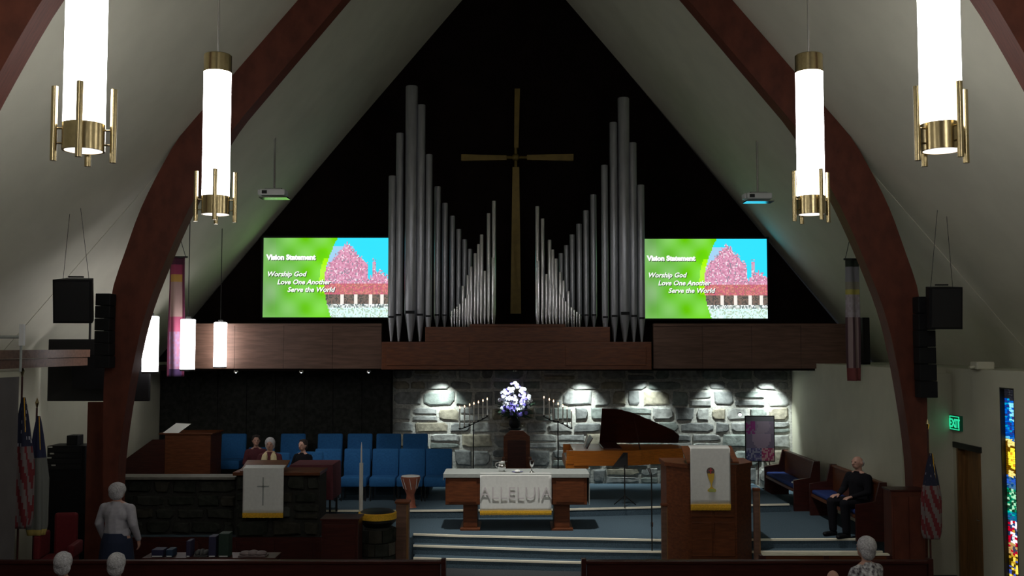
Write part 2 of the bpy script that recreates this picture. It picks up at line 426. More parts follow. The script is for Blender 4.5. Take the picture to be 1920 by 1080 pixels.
# ------------------------------------------------------------------ stone work
def stones(parent, x0, z0, w, h, yf, rowh, wmin, wmax, palette, depth=.07, gap=.014):
    z = 0; rows = []
    while z < h-.02:
        rh = random.uniform(*rowh)
        if h-z-rh < rowh[0]*.6: rh = h-z
        rows.append((z, rh)); z += rh
    zj = {}
    for ri, (z, rh) in enumerate(rows):
        x = 0; xs = [0]
        while x < w:
            x += random.uniform(wmin, wmax)
            if w-x < wmin*.6: x = w
            xs.append(min(x, w))
        for i in range(len(xs)-1):
            a, b = xs[i], xs[i+1]
            split = rh > .26 and random.random() < .3
            cells = [(z, rh)] if not split else [(z, rh*.45), (z+rh*.45, rh*.55)]
            for zz, hh in cells:
                jt = min(.05, hh*.16); g = gap
                c = [(a+g, zz+g), (b-g, zz+g), (b-g, zz+hh-g), (a+g, zz+hh-g)]
                c = [(min(max(px+random.uniform(0, jt)*(1 if px < (a+b)/2 else -1), 0), w), pz+random.uniform(0, jt)*(1 if pz < zz+hh/2 else -1)) for px, pz in c]
                # cut one corner now and then: irregular rubble outline
                poly = []
                for k, (px, pz) in enumerate(c):
                    if random.random() < .45:
                        n1 = c[k-1]; n2 = c[(k+1)%4]; t1, t2 = random.uniform(.08, .22), random.uniform(.15, .35)
                        poly += [(px+(n1[0]-px)*t1, pz+(n1[1]-pz)*t2), (px+(n2[0]-px)*t1, pz+(n2[1]-pz)*t2)]
                    else: poly.append((px, pz))
                cx = sum(p[0] for p in poly)/len(poly); cz = sum(p[1] for p in poly)/len(poly)
                bm = bmesh.new(); dd = depth*random.uniform(.6, 1.2)
                r0 = [bm.verts.new((x0+px, yf, z0+pz)) for px, pz in poly]
                r1 = [bm.verts.new((x0+px, yf-dd*.6, z0+pz)) for px, pz in poly]
                r2 = [bm.verts.new((x0+cx+(px-cx)*.86, yf-dd*random.uniform(.85, 1.1), z0+cz+(pz-cz)*.8)) for px, pz in poly]
                n = len(poly)
                for p_, q_ in ((r0, r1), (r1, r2)):
                    for k in range(n): bm.faces.new((p_[k], p_[(k+1)%n], q_[(k+1)%n], q_[k]))
                bm.faces.new(r2)
                bmesh.ops.recalc_face_normals(bm, faces=bm.faces[:])
                me = bpy.data.meshes.new('stone'); bm.to_mesh(me); bm.free(); me.materials.append(random.choice(palette))
                o = link(bpy.data.objects.new('stone', me)); o.parent = parent
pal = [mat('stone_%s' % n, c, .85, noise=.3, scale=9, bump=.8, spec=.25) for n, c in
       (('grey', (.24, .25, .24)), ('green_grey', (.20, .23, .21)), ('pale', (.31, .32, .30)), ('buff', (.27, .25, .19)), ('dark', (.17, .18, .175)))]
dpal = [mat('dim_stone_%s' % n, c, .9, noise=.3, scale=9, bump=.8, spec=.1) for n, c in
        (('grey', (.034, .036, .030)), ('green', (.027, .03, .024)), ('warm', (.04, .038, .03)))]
ws = box('wall_stone', M['mortar'], None, X(735, 23), 23.0, .5, CR, 23.2, 3.22); tag(ws, kind='structure')
stones(ws, X(735, 23), .6, CR-X(735, 23)-.05, 2.6, 23.0, (.2, .42), .30, .80, pal, .04, .011)
# dark panels behind the choir
dp = box('wall_choir', M['black'], None, CL, 22.85, .5, X(735, 22.8), 23.0, 3.22); tag(dp, kind='structure')
n = 8; x0 = CL+.02; x1 = X(733, 22.8)
for i in range(n):
    box('acoustic_panel', M['dpanel'], dp, x0+(x1-x0)*i/n+.006, 22.8, .62, x0+(x1-x0)*(i+1)/n-.006, 22.85, 3.2)

# ------------------------------------------------------------------ organ loft, fascia, downlights
o = box('loft_floor', M['dark'], None, -8.4, 21.2, 3.17, 8.4, 23.5, 3.26); tag(o, kind='structure')
fz0, fz1 = Z(691, 21.2), Z(607, 21.2)
fa = struct('trim_4')
for nm, a, b, k in (('fascia_panel', 350, 716, 4), ('fascia_panel', 1224, 1592, 4)):
    xa, xb = X(a, 21.2), X(b, 21.2)
    for i in range(k):
        box(nm, M['fascia'], fa, xa+(xb-xa)*i/k+.003, 21.1, fz0, xa+(xb-xa)*(i+1)/k-.003, 21.2, fz1-.05)
    box('fascia_cap', M['fascia'], fa, xa, 21.07, fz1-.05, xb, 21.25, fz1)
def downlight(px, D, label, w=0, zc=3.17):
    x = X(px, D)
    t = thing('downlight', label, 'light', (x, D, zc), 0, 'recessed downlights under the organ loft')
    MB().lathe([(.05, -.03), (.062, -.03), (.062, 0), (.05, 0)], n=16, cap=False).build('housing', M['chrome'], t)
    MB().lathe([(.048, -.012), (.048, -.004)], n=16).build('bulb', mat('lit_downlight', (.85, .95, 1), .4, emit=6), t)
    if w: lamp('SPOT', 'downlight_beam', (x, D, zc-.05), w, (.9, 1, .98), .03, (x, D+.50, 1.85), 76, 1)
nm = ['leftmost, beside the choir panels', 'above the flowers', 'right of the flowers', 'above the piano lid', 'above the pulpit', 'beside the cream side wall']
for (px, w_), s in zip(DOWN, nm):
    downlight(px, 22.5 if px != 966 else 21.95, 'recessed downlight washing the stone wall, '+s, w_)
for px, s in ((440, 'nearest the hanging lamps'), (563, 'middle of the three above the choir'), (690, 'above the right end of the choir')):
    x = X(px, 21.3)
    t = thing('downlight', 'tiny unlit-looking downlight dot under the wood fascia, '+s, 'light', (x, 21.4, 3.17), 0, 'recessed downlights under the organ loft')
    MB().lathe([(.04, -.045), (.05, -.045), (.05, 0), (.04, 0)], n=16, cap=False).build('housing', M['chrome'], t)
    MB().ball((0, 0, -.035), .02, 8).build('bulb', mat('lit_downlight', (.85, .95, 1), .4, emit=6), t)

# ------------------------------------------------------------------ pipe organ
org = thing('pipe_organ', 'wide pipe organ with silver pipes in two V-shaped ranks above the altar', 'organ', (XC, 21.2, 3.26))
def OB(*a): return MB().box(a[0]-XC, a[1]-21.2, a[2]-3.26, a[3]-XC, a[4]-21.2, a[5]-3.26, bev=.01)
lz0, lz1, uz1 = Z(693, 20.6), Z(641, 20.6), Z(613, 20.7)
OB(X(715, 20.6), 20.6, lz0, X(1222, 20.6), 21.95, lz1).build('lower_case', M['wood'], org)
OB(X(797, 20.7), 20.66, lz1, X(1144, 20.7), 21.9, uz1).build('upper_case', M['wood'], org)
OB(X(880, 20.7), 20.72, uz1, X(1060, 20.7), 21.8, uz1+.06).build('centre_plinth', M['wood'], org)
for a, b in ((725, 880), (1060, 1212)):
    OB(X(a, 20.6), 20.585, lz0+.08, X(b, 20.6), 20.6, lz1-.1).build('case_panel', M['wood'], org)
def pipe(px, top, wpx, D, mouth, foot, shiny=False, mo=True):
    x = X(px, D, (top+mouth)/2); z0, zm, z1 = Z(foot, D), Z(mouth, D), Z(top, D)
    r = wpx/2*D/1900
    mb = MB(); o = (x-XC, D-21.2, -3.26)
    pr = [(r*.28, z0), (r*.95, zm-.02), (r, zm), (r, z1-.012), (r*.93, z1)]
    p = mb.lathe(pr, o, 14).build('organ_pipe', M['pipes' if shiny else 'pipe'], org, smooth=True)
    if mo and wpx > 6:
        h = r*.45
        m2 = MB().box(x-XC-r*.72, D-21.2-r*1.06, zm-3.26-h*.1, x-XC+r*.72, D-21.2-r*.6, zm-3.26+h)
        m2.build('pipe_mouth', M['black'], p)
big_l = [(735, 330, 14, 596, 640), (749, 250, 14, 592, 640), (771, 162, 23, 588, 640), (789, 197, 16, 592, 640), (804, 290, 13, 594, 640),
         (820, 350, 12, 592, 614), (834, 381, 11, 592, 614), (848, 405, 10, 592, 614), (860, 430, 9.5, 592, 614), (871, 449, 9, 592, 614), (881, 467, 8.5, 592, 614)]
big_r = [(1202, 347, 14, 598, 641), (1187, 268, 15, 594, 641), (1170, 184, 22, 590, 641), (1151, 230, 15, 594, 641), (1134, 310, 13, 596, 641),
         (1113, 365, 12, 592, 614), (1099, 395, 11, 592, 614), (1086, 420, 10.5, 592, 614), (1073, 440, 10, 592, 614), (1062, 460, 9, 592, 614), (1052, 475, 8.5, 592, 614)]
for a in big_l+big_r: pipe(a[0], a[1], a[2], 21.4 if a[4] < 630 else 21.0, a[3], a[4])
back_s = [(926, 377, 8), (916, 400, 7.5), (903, 440, 7.5), (897, 458, 6), (891, 475, 6.5), (883, 500, 6.5), (877, 516, 6), (868, 536, 6)]
front_s = [(924, 483), (916.5, 496), (909, 508), (902, 518), (896, 528), (890, 537), (884, 545), (878.5, 552), (873, 559), (867.5, 565), (862, 570), (857, 575), (852, 579), (847, 583)]
for sg in (0, 1):
    for a, t, w_ in back_s:
        pipe(a if not sg else 1933.5-a, t+10*sg, w_, 21.15, 590, 613, True, False)
    for i, (a, t) in enumerate(front_s):
        pipe(a if not sg else 1933.5-a, t+6*sg, 5.2-.15*i, 20.85, 592+(i % 2)*4, 613, True, False)
# tie rail behind the pipes
OB(X(728, 21.6), 21.62, Z(560, 21.6), X(930, 21.6), 21.68, Z(552, 21.6)).build('support_rail', M['black'], org)
OB(X(1004, 21.6), 21.62, Z(560, 21.6), X(1208, 21.6), 21.68, Z(552, 21.6)).build('support_rail', M['black'], org)

# cross on the back wall
D = 23.38
cr_ = thing('wall_cross', 'tall tapering gold cross on the dark wall between the pipe ranks', 'cross', (X(967, D), D, Z(588, D)))
bx, bz = X(967, D), Z(588, D)
def CP(px, py): return (X(px, D, py)-bx, -.05, Z(py, D)-bz)
MB().prism([CP(957, 588), CP(977, 588), CP(973.5, 314), CP(961, 314)], (0, .1, 0)).build('lower_shaft', M['gold'], cr_)
MB().prism([CP(964, 278), CP(972, 278), CP(975, 167), CP(965, 167)], (0, .1, 0)).build('upper_shaft', M['gold'], cr_)
MB().prism([CP(865, 290), CP(865, 302), CP(950, 300.5), CP(950, 292)], (0, .1, 0)).build('left_arm', M['gold'], cr_)
MB().prism([CP(1075, 289.5), CP(1075, 302), CP(988, 300.5), CP(988, 291)], (0, .1, 0)).build('right_arm', M['gold'], cr_)
mb = MB()
mb.tube([CP(967, 278), CP(967, 314)], .035); mb.tube([CP(950, 296), CP(988, 296)], .035)
mb.ball(CP(967, 296), .09, 10)
mb.build('centre_boss', M['gold'], cr_)
mb = MB(); mb.tube([(0, .05, .8), (0, .12, .8)], .03); mb.build('wall_bracket', M['black'], cr_)

# ------------------------------------------------------------------ projection screens
def slide(u, v):
    n = lambda s, k=0: .5+.5*math.sin(u*s*1.7+k)*math.sin(v*s+k*2.1)
    edge = .535-.05*math.sin(v*PI)+.06*(v-.3)**2*2
    if u < edge:
        g = max(0, min(1, (u-.05)/.45)); gr = max(0, min(1, .4+.6*g+.2*(n(9, 1)-.5)))
        a, b = (.15, .27, .14), (.17, .66, .02)
        if u > edge-.04 and .3 < v < .75: b = (.38, .95, .0)
        if u < .1: a = (.18, .26, .17)
        k = .1*(n(14, 3)-.5)
        return tuple(max(0, a[i]*(1-gr)+b[i]*gr+k) for i in range(3))
    if v < .16:
        return random.choice([(.62, .85, .82), (.7, .95, .9), (.45, .6, .45), (.8, 1, .95)]) if v < .12 else random.choice([(.15, .2, .2), (.5, .55, .5), (.9, .95, .95)])
    if v < .29:
        for c in (.63, .74, .86, .95):
            if abs(u-c) < .014: return (.9, .85, .78)
        return random.choice([(.09, .08, .07), (.16, .13, .11), (.22, .15, .12)])
    spire = 1.02-.0-(u-.745)*2.6*.42
    top = .93-.25*abs(u-.66)/.14 if u < .66 else .93-(u-.68)*1.65
    if u > .84: top = max(.0, .60-abs(u-.93)*1.2)
    if .87 < u < .90: top = max(top, .72)
    if v < top+random.uniform(-.04, .02):
        if .735 < u < .90 and abs(v-(.93-(u-.70)*1.6)) < .03: return (.55, .42, .5)
        r = random.random()
        if v < .42: return random.choice([(.62, .16, .18), (.70, .25, .22), (.55, .12, .2), (.45, .18, .15)])
        if r < .5: return (.72, .33, .48)
        if r < .8: return (.55, .22, .34)
        if r < .9: return (.88, .7, .78)
        return (.3, .25, .32)
    return (.03, .72, .95) if u > .72 or v > .9 else (.35, .62, .85)
scrm = mat('lit_screen', (0, 0, 0), .4, attr='col', emit=1.1)
scrm.node_tree.links.remove(scrm.node_tree.nodes['Principled BSDF'].inputs['Base Color'].links[0])
txt = mat('lit_white_text', (.95, 1, .95), .5, emit=1.0); txs = mat('dark_text_shadow', (.03, .10, .03), .8)
def screen(x0, x1, y0, y1, label):
    D = 23.28; zb = Z(y1, D); xa, xb = X(x0, D), X(x1, D); w_, h_ = xb-xa, Z(y0, D)-zb
    t = thing('projection_screen', label, 'screen', (xa, D, zb), 0, 'screens beside the organ')
    box('screen_frame', M['black'], t, -.05, .0, -.05, w_+.05, .12, h_+.05)
    color_grid('slide', w_, h_, 110, 66, slide, scrm, t, (0, -.006, 0))
    for dx, dz, m, yy in ((.012, -.014, txs, -.009), (0, 0, txt, -.014)):
        text_mesh('slide_text', 'Vision Statement', .160*w_/2.83, m, t, (.027*w_+dx, yy, .725*h_+dz), bold=.010)
        text_mesh('slide_text', 'Worship God', .155*w_/2.83, m, t, (.03*w_+dx, yy, .515*h_+dz), shear=.25, bold=.004)
        text_mesh('slide_text', 'Love One Another', .155*w_/2.83, m, t, (.112*w_+dx, yy, .415*h_+dz), shear=.25, bold=.004)
        text_mesh('slide_text', 'Serve the World', .155*w_/2.83, m, t, (.195*w_+dx, yy, .32*h_+dz), shear=.25, bold=.004)
screen(491, 727, 446, 595, 'bright projection screen left of the organ pipes, green slide with pink trees')
screen(1209, 1441, 448, 597, 'bright projection screen right of the organ pipes, green slide with pink trees')

# ------------------------------------------------------------------ projectors
def projector(px, py, D, label):
    c = P(px, py, D)
    t = thing('ceiling_projector', label, 'projector', c, 0, 'projectors hung from the sloping ceiling')
    box('body', M['wplast'], t, -.24, -.17, -.06, .24, .17, .06, bev=.02)
    MB().lathe([(.05, 0), (.045, .05)], n=14).build('lens', M['black'], t).matrix_local = Matrix.Translation((.1, .17, 0)) @ Matrix.Rotation(-PI/2, 4, 'X')
    box('vent', M['iron'], t, -.20, -.175, -.035, -.10, -.168, .03)
    box('side_panel', M['wplast'], t, -.29, -.12, -.05, -.25, .12, .05, bev=.008)
    box('mount_plate', M['chrome'], t, -.16, -.1, .062, .16, .1, .085)
    MB().tube([(0, 0, .08), (0, 0, roof(c.x)-c.z+.05)], .022).build('pole', M['chrome'], t)
    box('lower_tray', M['chrome'], t, -.26, -.16, -.11, .28, .16, -.085)
projector(514, 362, 19.6, 'white ceiling projector on a pole at the left slope')
projector(1421, 369, 19.6, 'white ceiling projector on a pole at the right slope')

# ------------------------------------------------------------------ pendants
def pendant(x, Y, label):
    zb = 5.11
    t = thing('pendant_lamp', label, 'lamp', (x, Y, zb), 0, 'tall white cylinder pendants of the nave')
    MB().lathe([(.135, 0), (.15, 0), (.15, .20), (.135, .20)], n=28, cap=False).build('lower_band', M['brass'], t, True)
    MB().lathe([(.132, .001), (.132, .02)], n=28).build('bottom_lens', mat('lit_lens', (1, .97, .93), .4, emit=1.2), t)
    MB().lathe([(.147, .20), (.147, 1.57)], n=32).build('glass_shade', M['glass'], t, True)
    MB().lathe([(.15, 1.57), (.15, 1.76), (.14, 1.77)], n=28).build('top_cap', M['brass'], t, True)
    MB().tube([(0, 0, 1.76), (0, 0, roof(x)-zb+.05)], .012, 8).build('hanging_rod', M['chrome'], t)
    for k in range(4):
        a = math.radians(14+90*k)
        cx, cy = .205*math.cos(a), .205*math.sin(a)
        p = MB().lathe([(.024, -.08), (.024, .47)], (cx, cy, 0), 10).build('brass_rod', M['brass'], t, True)
        for zz in (.05, .16): MB().tube([(.14*math.cos(a), .14*math.sin(a), zz), (cx, cy, zz)], .007, 6).build('rod_bracket', M['brass'], p)
PX = [(-3.24, 11, 'white glass nave pendant lamp in front of the left arch haunch'),
      (3.27, 11, 'white glass nave pendant lamp in front of the right arch haunch'),
      (-3.16, 7.4, 'large near-left nave pendant lamp cut off by the top of the picture'),
      (3.17, 7.4, 'large near-right nave pendant lamp cut off by the top of the picture')]
for a in PX: pendant(*a)
pendant(-3.2, 3.6, 'nave pendant lamp left of the viewpoint, above the picture')
pendant(3.2, 3.6, 'nave pendant lamp right of the viewpoint, above the picture')
pendant(-3.2, -.4, 'nave pendant lamp behind the viewpoint on the left')
pendant(3.2, -.4, 'nave pendant lamp behind the viewpoint on the right')
def small_pendant(px, D, label):
    x = X(px, D); z0, z1 = 3.26, 4.17
    t = thing('chancel_pendant', label, 'lamp', (x, D, z0), 0, 'row of small white pendants in the chancel')
    MB().lathe([(.115, 0), (.13, .0), (.13, .9), (.115, .91)], n=24).build('glass_shade', mat('lit_opal_glass_small', (1, .98, .99), .4, emit=9), t, True)
    MB().lathe([(.125, -.03), (.132, -.03), (.132, 0), (.12, 0)], n=24).build('lower_band', M['iron'], t, True)
    MB().lathe([(.05, .905), (.05, .96)], n=12).build('top_cap', M['iron'], t, True)
    MB().tube([(0, 0, .95), (0, 0, roof(x)-z0+.04)], .008, 8).build('hanging_rod', M['iron'], t)
small_pendant(412, 20.85, 'small white chancel pendant against the lit wood fascia, farthest of its row')
small_pendant(351, 18.5, 'small white chancel pendant right of the purple banner, middle of its row')
small_pendant(281, 16.75, 'small white chancel pendant partly hidden behind the left arch')

# ------------------------------------------------------------------ speakers, television, banners
def speaker(px0, px1, py0, py1, D, rz, tilt, label, rig):
    c = P((px0+px1)/2, (py0+py1)/2, D); w_ = (px1-px0)*D/1900*.86; h_ = (py1-py0)*D/1900*.93
    t = thing('loudspeaker', label, 'speaker', c, rz); t.rotation_euler = (tilt, 0, rz)
    MB().prism([(-w_/2, -.2, -h_/2), (w_/2, -.2, -h_/2), (w_/2*.7, .22, -h_/2), (-w_/2*.7, .22, -h_/2)], (0, 0, h_)).build('cabinet', M['black'], t)
    box('grille', M['bplast'], t, -w_/2+.03, -.225, -h_/2+.03, w_/2-.03, -.2, h_/2-.03)
    mb = MB()
    for dx in (-w_/3, w_/3): mb.tube([(dx, 0, h_/2), (dx*.4, .0, h_/2+rig)], .004, 6)
    mb.tube([(-w_*.2, 0, h_/2+.03), (w_*.2, 0, h_/2+.03)], .012, 6)
    mb.build('hanging_cable', M['iron'], t)
sx = P(143, 563, 14.8); speaker(103, 183, 520, 607, 14.8, .15, .12, 'black hanging loudspeaker left of the left arch', roof(sx.x)-sx.z-.28)
sx = P(1766, 577, 15.2); speaker(1731, 1800, 535, 619, 15.2, -.1, .08, 'black hanging loudspeaker right of the right arch', roof(sx.x)-sx.z-.28)
def column_speaker(px, w_, y0, y1, D, label):
    x = X(px, D); z0, z1 = Z(y1, D), Z(y0, D)
    t = thing('column_speaker', label, 'speaker', (x, D-.1, z0), 0)
    h = z1-z0; n = 6
    mb = MB()
    for k in range(n):
        s = .06*math.sin(k/n*PI)
        MB().box(-w_/2-s*.2, -.12, h*k/n+.004, w_/2-s*.2, .12, h*(k+1)/n-.004, bev=.01).build('speaker_module', M['black'], t)
    box('mounting_spine', M['black'], t, -w_*.3, .1, 0, w_*.3, .18, h)
column_speaker(201, .23, 551, 690, 15.7, 'tall black column speaker against the outer side of the left arch')
column_speaker(1731, .26, 557, 745, 15.7, 'tall black column speaker against the outer side of the right arch')
D = 17.05
t = thing('wall_television', 'large black television hung behind the left arch leg', 'television', (X(186, D), D, Z(752, D)))
w_, h_ = (280-90)*D/1900/2, Z(636, D)-Z(752, D)
box('casing', M['bplast'], t, -w_, -.03, 0, w_, .05, h_, bev=.012)
box('screen', mat('off_screen', (.004, .004, .005), .25), t, -w_+.03, .045, .03, w_-.03, .056, h_-.03)
box('back_cover', M['black'], t, -w_*.5, -.07, h_*.2, w_*.5, -.03, h_*.75)
MB().tube([(-w_*.2, 0, h_), (-w_*.2, 0, roof(X(186, D)-w_*.2)-Z(752, D)+.05)], .02).build('ceiling_pole', M['black'], t)
# small black speaker on the right ledge
t = thing('loudspeaker', 'small black loudspeaker standing on the right ledge beside the fascia', 'speaker', (X(1621, 20), 20, LED+.08))
box('cabinet', M['black'], t, -.07, -.15, 0, .07, .15, .92, bev=.01); box('grille', M['bplast'], t, -.06, -.16, .04, .06, -.15, .88)
# wedge on right ledge, rail on left ledge
t = thing('wall_fixture', 'small pale box fixture lying on the ledge at the far right', 'fixture', (X(1842, 15.6), 15.6, LED+.08))
box('body', M['wall'], t, -.14, -.12, 0, .14, .12, .12, bev=.02); MB().tube([(-.14, -.05, .04), (-.22, -.05, .03)], .02).build('cable_stub', M['wall'], t)
t = thing('ledge_rail', 'thin pale metal rail with an upright bracket above the left wood ledge', 'rail', (WL-.2, 14.2, LED+.08))
a = P(40, 632, 14.2)
MB().tube([(a.x-WL+.2, 0, a.z-LED-.08), (a.x-WL+.2-1.1, 0, a.z-LED-.08)], .022).build('bar', M['linen'], t)
MB().tube([(a.x-WL+.2, 0, 0), (a.x-WL+.2, 0, a.z-LED+.1)], .018).build('upright', M['linen'], t)
box('bracket', M['wplast'], t, a.x-WL+.18, -.03, a.z-LED-.2, a.x-WL+.24, .03, a.z-LED+.1)

def banner(px0, px1, y0, y1, D, fn, label):
    x0, x1 = X(px0, D, 600), X(px1, D, 600); z0, z1 = Z(y1, D), Z(y0, D)
    t = thing('hanging_banner', label, 'banner', ((x0+x1)/2, D, z0)); w_ = x1-x0; h_ = z1-z0
    shape = lambda u, v: ((u-.5)*w_*(1+.06*math.sin(v*5)), .05*math.sin(u*9+v*1.5)*(1-.4*v), v*h_)
    color_grid('cloth', w_, h_, 12, 48, fn, M['attr'], t, shape=shape, solid=.012)
    MB().tube([(-w_*.62, 0, h_), (w_*.62, 0, h_)], .018).build('top_rod', M['iron'], t)
    mb = MB()
    for s in (-.5, .5): mb.tube([(w_*s, 0, h_), (0, 0, h_+.5)], .006, 6)
    mb.tube([(0, 0, h_+.5), (0, 0, roof((x0+x1)/2)-z0+.03)], .006, 6)
    mb.build('hanging_cord', M['iron'], t)
def lb(u, v):
    if v > .93: return (.06, .01, .03)
    if u > .82 or u < .08: return (.10, .01, .04)
    if v > .86: return (.25, .03, .08)
    if v > .80: return (.42, .24, .05)
    if v > .5: return (.34, .22, .20)
    if v > .38: return (.32, .06, .12)
    return random.choice([(.26, .14, .24), (.28, .16, .28), (.30, .13, .2)]) if v > .06 else (.05, .02, .08)
def rb(u, v):
    if v > .93: return (.02, .03, .02)
    if v > .82: return (.24, .24, .27)
    if .70 < v < .76: return (.45, .40, .10)
    if v > .72: return (.26, .25, .20)
    if v > .52: return random.choice([(.40, .36, .40), (.34, .30, .32)])
    if v > .1: return (.08, .04, .05) if (u < .2 or .45 < u < .55 or u > .88) else (.30, .22, .22)
    return (.20, .05, .05)
banner(315, 346, 482, 706, 18.8, lb, 'long narrow purple and rose banner hanging beside the left arch')
banner(1587, 1612, 486, 714, 18.2, rb, 'long narrow grey and pink banner hanging beside the right arch')

# ------------------------------------------------------------------ people
def figure(name, label, loc, rz, seated=False, k=1.0, hair='ghair', top='lav', bottom='navy', bald=False, lean=0, skirt=False, hands='lap', stole=None, headyaw=0, jacket=False):
    t = thing(name, label, 'person', loc, rz); t.scale = (k, k, k)
    hz = .565 if seated else .92
    L = lambda x, y, z: Vector((x, y-lean*max(0, z-hz), z))
    up = hz+.48
    sh = [L(s*.172, 0, up-.035) for s in (-1, 1)]
    hip = [Vector((s*.09, 0, hz)) for s in (-1, 1)]
    if seated:
        kn = [Vector((s*.13, -.42, hz+.02)) for s in (-1, 1)]; an = [Vector((s*.13, -.40, .09)) for s in (-1, 1)]
        el = [L(s*.235, -.06, up-.27) for s in (-1, 1)]; wr_ = [Vector((s*.13, -.28, hz+.13)) for s in (-1, 1)]
    else:
        kn = [Vector((s*.10, -.01, .49)) for s in (-1, 1)]; an = [Vector((s*.10, .02, .09)) for s in (-1, 1)]
        el = [L(s*.235, .02, up-.28) for s in (-1, 1)]; wr_ = [L(s*.24, -.09, up-.52) for s in (-1, 1)]
    hc = L(0, -.015, up+.21)
    b = MB()
    # torso, neck, head
    b.ball((0, 0, hz+.02), (.155, .11, .12)); b.capsule(L(0, 0, hz+.1), .12, L(0, 0, up-.12), .125)
    b.ball(L(0, 0, up-.12), (.165, .115, .15)); b.capsule(sh[0], .05, sh[1], .05)
    for q in sh: b.capsule(L(0, 0, up+.05), .045, q, .048)
    b.capsule(L(0, .01, up-.02), .052, L(0, 0, up+.12), .05)
    b.ball(hc, (.076, .092, .105), 14); b.ball(hc+Vector((0, -.03, -.055)), (.055, .058, .055), 12)
    b.capsule(hc+Vector((0, -.085, .01)), .011, hc+Vector((0, -.104, -.022)), .016)
    for s in (-1, 1): b.ball(hc+Vector((s*.077, .008, -.005)), (.012, .02, .032), 8); b.ball(hc+Vector((s*.03, -.078, .028)), (.022, .012, .008), 8)
    for i, s in enumerate((-1, 1)):
        b.capsule(sh[i], .05, el[i], .04); b.capsule(el[i], .04, wr_[i], .027)
        b.capsule(hip[i], .085, kn[i], .058); b.capsule(kn[i], .055, an[i], .036)
        b.capsule(an[i]+Vector((0, .02, -.04)), .036, an[i]+Vector((0, -.15, -.058)), .03)
        if seated: d = Vector((0, -1, -.12)); nrm = Vector((0, -.1, -1)); side = Vector((-s, 0, 0))
        else: d = Vector((0, -.15, -1)); nrm = Vector((0, -1, .1)); side = Vector((0, -1, 0)).cross(Vector((0, 0, 1)))*0+Vector((-s*.3, -.95, 0))
        d.normalize(); side = (side-d*side.dot(d)).normalized(); nn = d.cross(side).normalized()
        if nn.dot(Vector((-s if not seated else 0, 0, -1 if seated else 0))) < 0: nn = -nn
        w0 = wr_[i]
        for q in (-1, 0, 1): b.capsule(w0+d*.02+side*q*.012, .018, w0+d*.085+side*q*.022, .015)
        for q, ln in ((-1.5, .055), (-.5, .068), (.5, .074), (1.5, .066)):
            f0 = w0+d*.088+side*q*.021; f1 = f0+d*ln*.55+nn*ln*.12; f2 = f1+d*ln*.4+nn*ln*.32
            b.capsule(f0, .0098, f1, .0092); b.capsule(f1, .0092, f2, .008)
        t0 = w0+d*.03+side*.026; t1 = t0+d*.03+side*.03+nn*.008; t2 = t1+d*.034+side*.006+nn*.01
        b.capsule(t0, .013, t1, .011); b.capsule(t1, .011, t2, .009)
    def rm(mb, nm, m, vox, it=2):
        o = mb.build(nm, m, t); r = o.modifiers.new('surface', 'REMESH'); r.mode = 'VOXEL'; r.voxel_size = vox; r.use_smooth_shade = True
        s = o.modifiers.new('soften', 'SMOOTH'); s.iterations = it; s.factor = .5; return o
    rm(b, 'body', M['skin'], .0075)
    c = MB()
    c.ball(L(0, 0, up-.12), (.19, .135, .17)); c.capsule(L(0, 0, hz+.1), .14, L(0, 0, up-.12), .145); c.capsule(sh[0], .062, sh[1], .062)
    for q in sh: c.capsule(L(0, .005, up+.03), .05, q, .06)
    c.ball((0, 0, hz+.06), (.175, .13, .13)); c.tube([L(0, .005, up), L(0, .002, up+.065)], [.085, .062], 12)
    for i in (0, 1): c.capsule(sh[i], .066, el[i], .056); c.capsule(el[i], .055, wr_[i]*.93+el[i]*.07, .038)
    rm(c, 'jacket' if jacket else 'shirt', M[top], .011)
    p = MB()
    if skirt or stole:
        if seated:
            p.capsule((-.08, 0, hz), .12, (-.12, -.42, hz-.03), .085); p.capsule((.08, 0, hz), .12, (.12, -.42, hz-.03), .085); p.ball((0, -.2, hz), (.15, .25, .09))
            p.tube([(0, -.42, hz+.02), (0, -.44, .2)], [.17, .19], 16)
        else: p.lathe([(.15, hz+.08), (.185, hz-.05), (.22, .45), (.24, .22)], n=20)
    else:
        for i in (0, 1): p.capsule(hip[i], .105, kn[i], .078); p.capsule(kn[i], .075, an[i]+Vector((0, 0, .02)), .058)
        p.ball((0, 0, hz+.0), (.172, .128, .12))
    rm(p, 'skirt' if skirt else 'trousers', M[bottom], .012)
    f = MB()
    for i in (0, 1): f.capsule(an[i]+Vector((0, .03, -.045)), .043, an[i]+Vector((0, -.16, -.052)), .038)
    rm(f, 'shoes', M['black'], .01)
    h = MB()
    if bald:
        h.ball(hc+Vector((0, .035, -.01)), (.081, .072, .075), 14)
    else:
        fl = 1.12 if hair == 'ghair' else 1.0
        h.ball(hc+Vector((0, .03, .03)), (.092*fl, .098*fl, .10*fl), 16); h.ball(hc+Vector((0, .05, -.03)), (.088*fl, .066, .09*fl), 14)
        for q in range(12):
            a = q/12*2*PI; h.ball(hc+Vector((.06*math.cos(a), .03+.06*math.sin(a), .07+.02*math.sin(q*3))), .032, 8)
    rm(h, 'hair', M[hair], .009)
    for s in (-1, 1): MB().ball(hc+Vector((s*.03, -.083, .012)), (.012, .008, .007), 8).build('eye', M['eye'], t)
    MB().ball(hc+Vector((0, -.088, -.052)), (.024, .008, .006), 8).build('mouth', M['lip'], t)
    if stole:
        for s in (-1, 1):
            mb = MB(); mb.tube([L(s*.06, .05, up+.05), L(s*.085, -.09, up-.02), L(s*.10, -.158, up-.17), L(s*.09, -.165, up-.36)], [.03, .06, .065, .06], 8)
            mb.build('stole_end', M[stole], t, True)
    return t
M['cream'] = mat('cream_stole', (.72, .62, .36), .8)
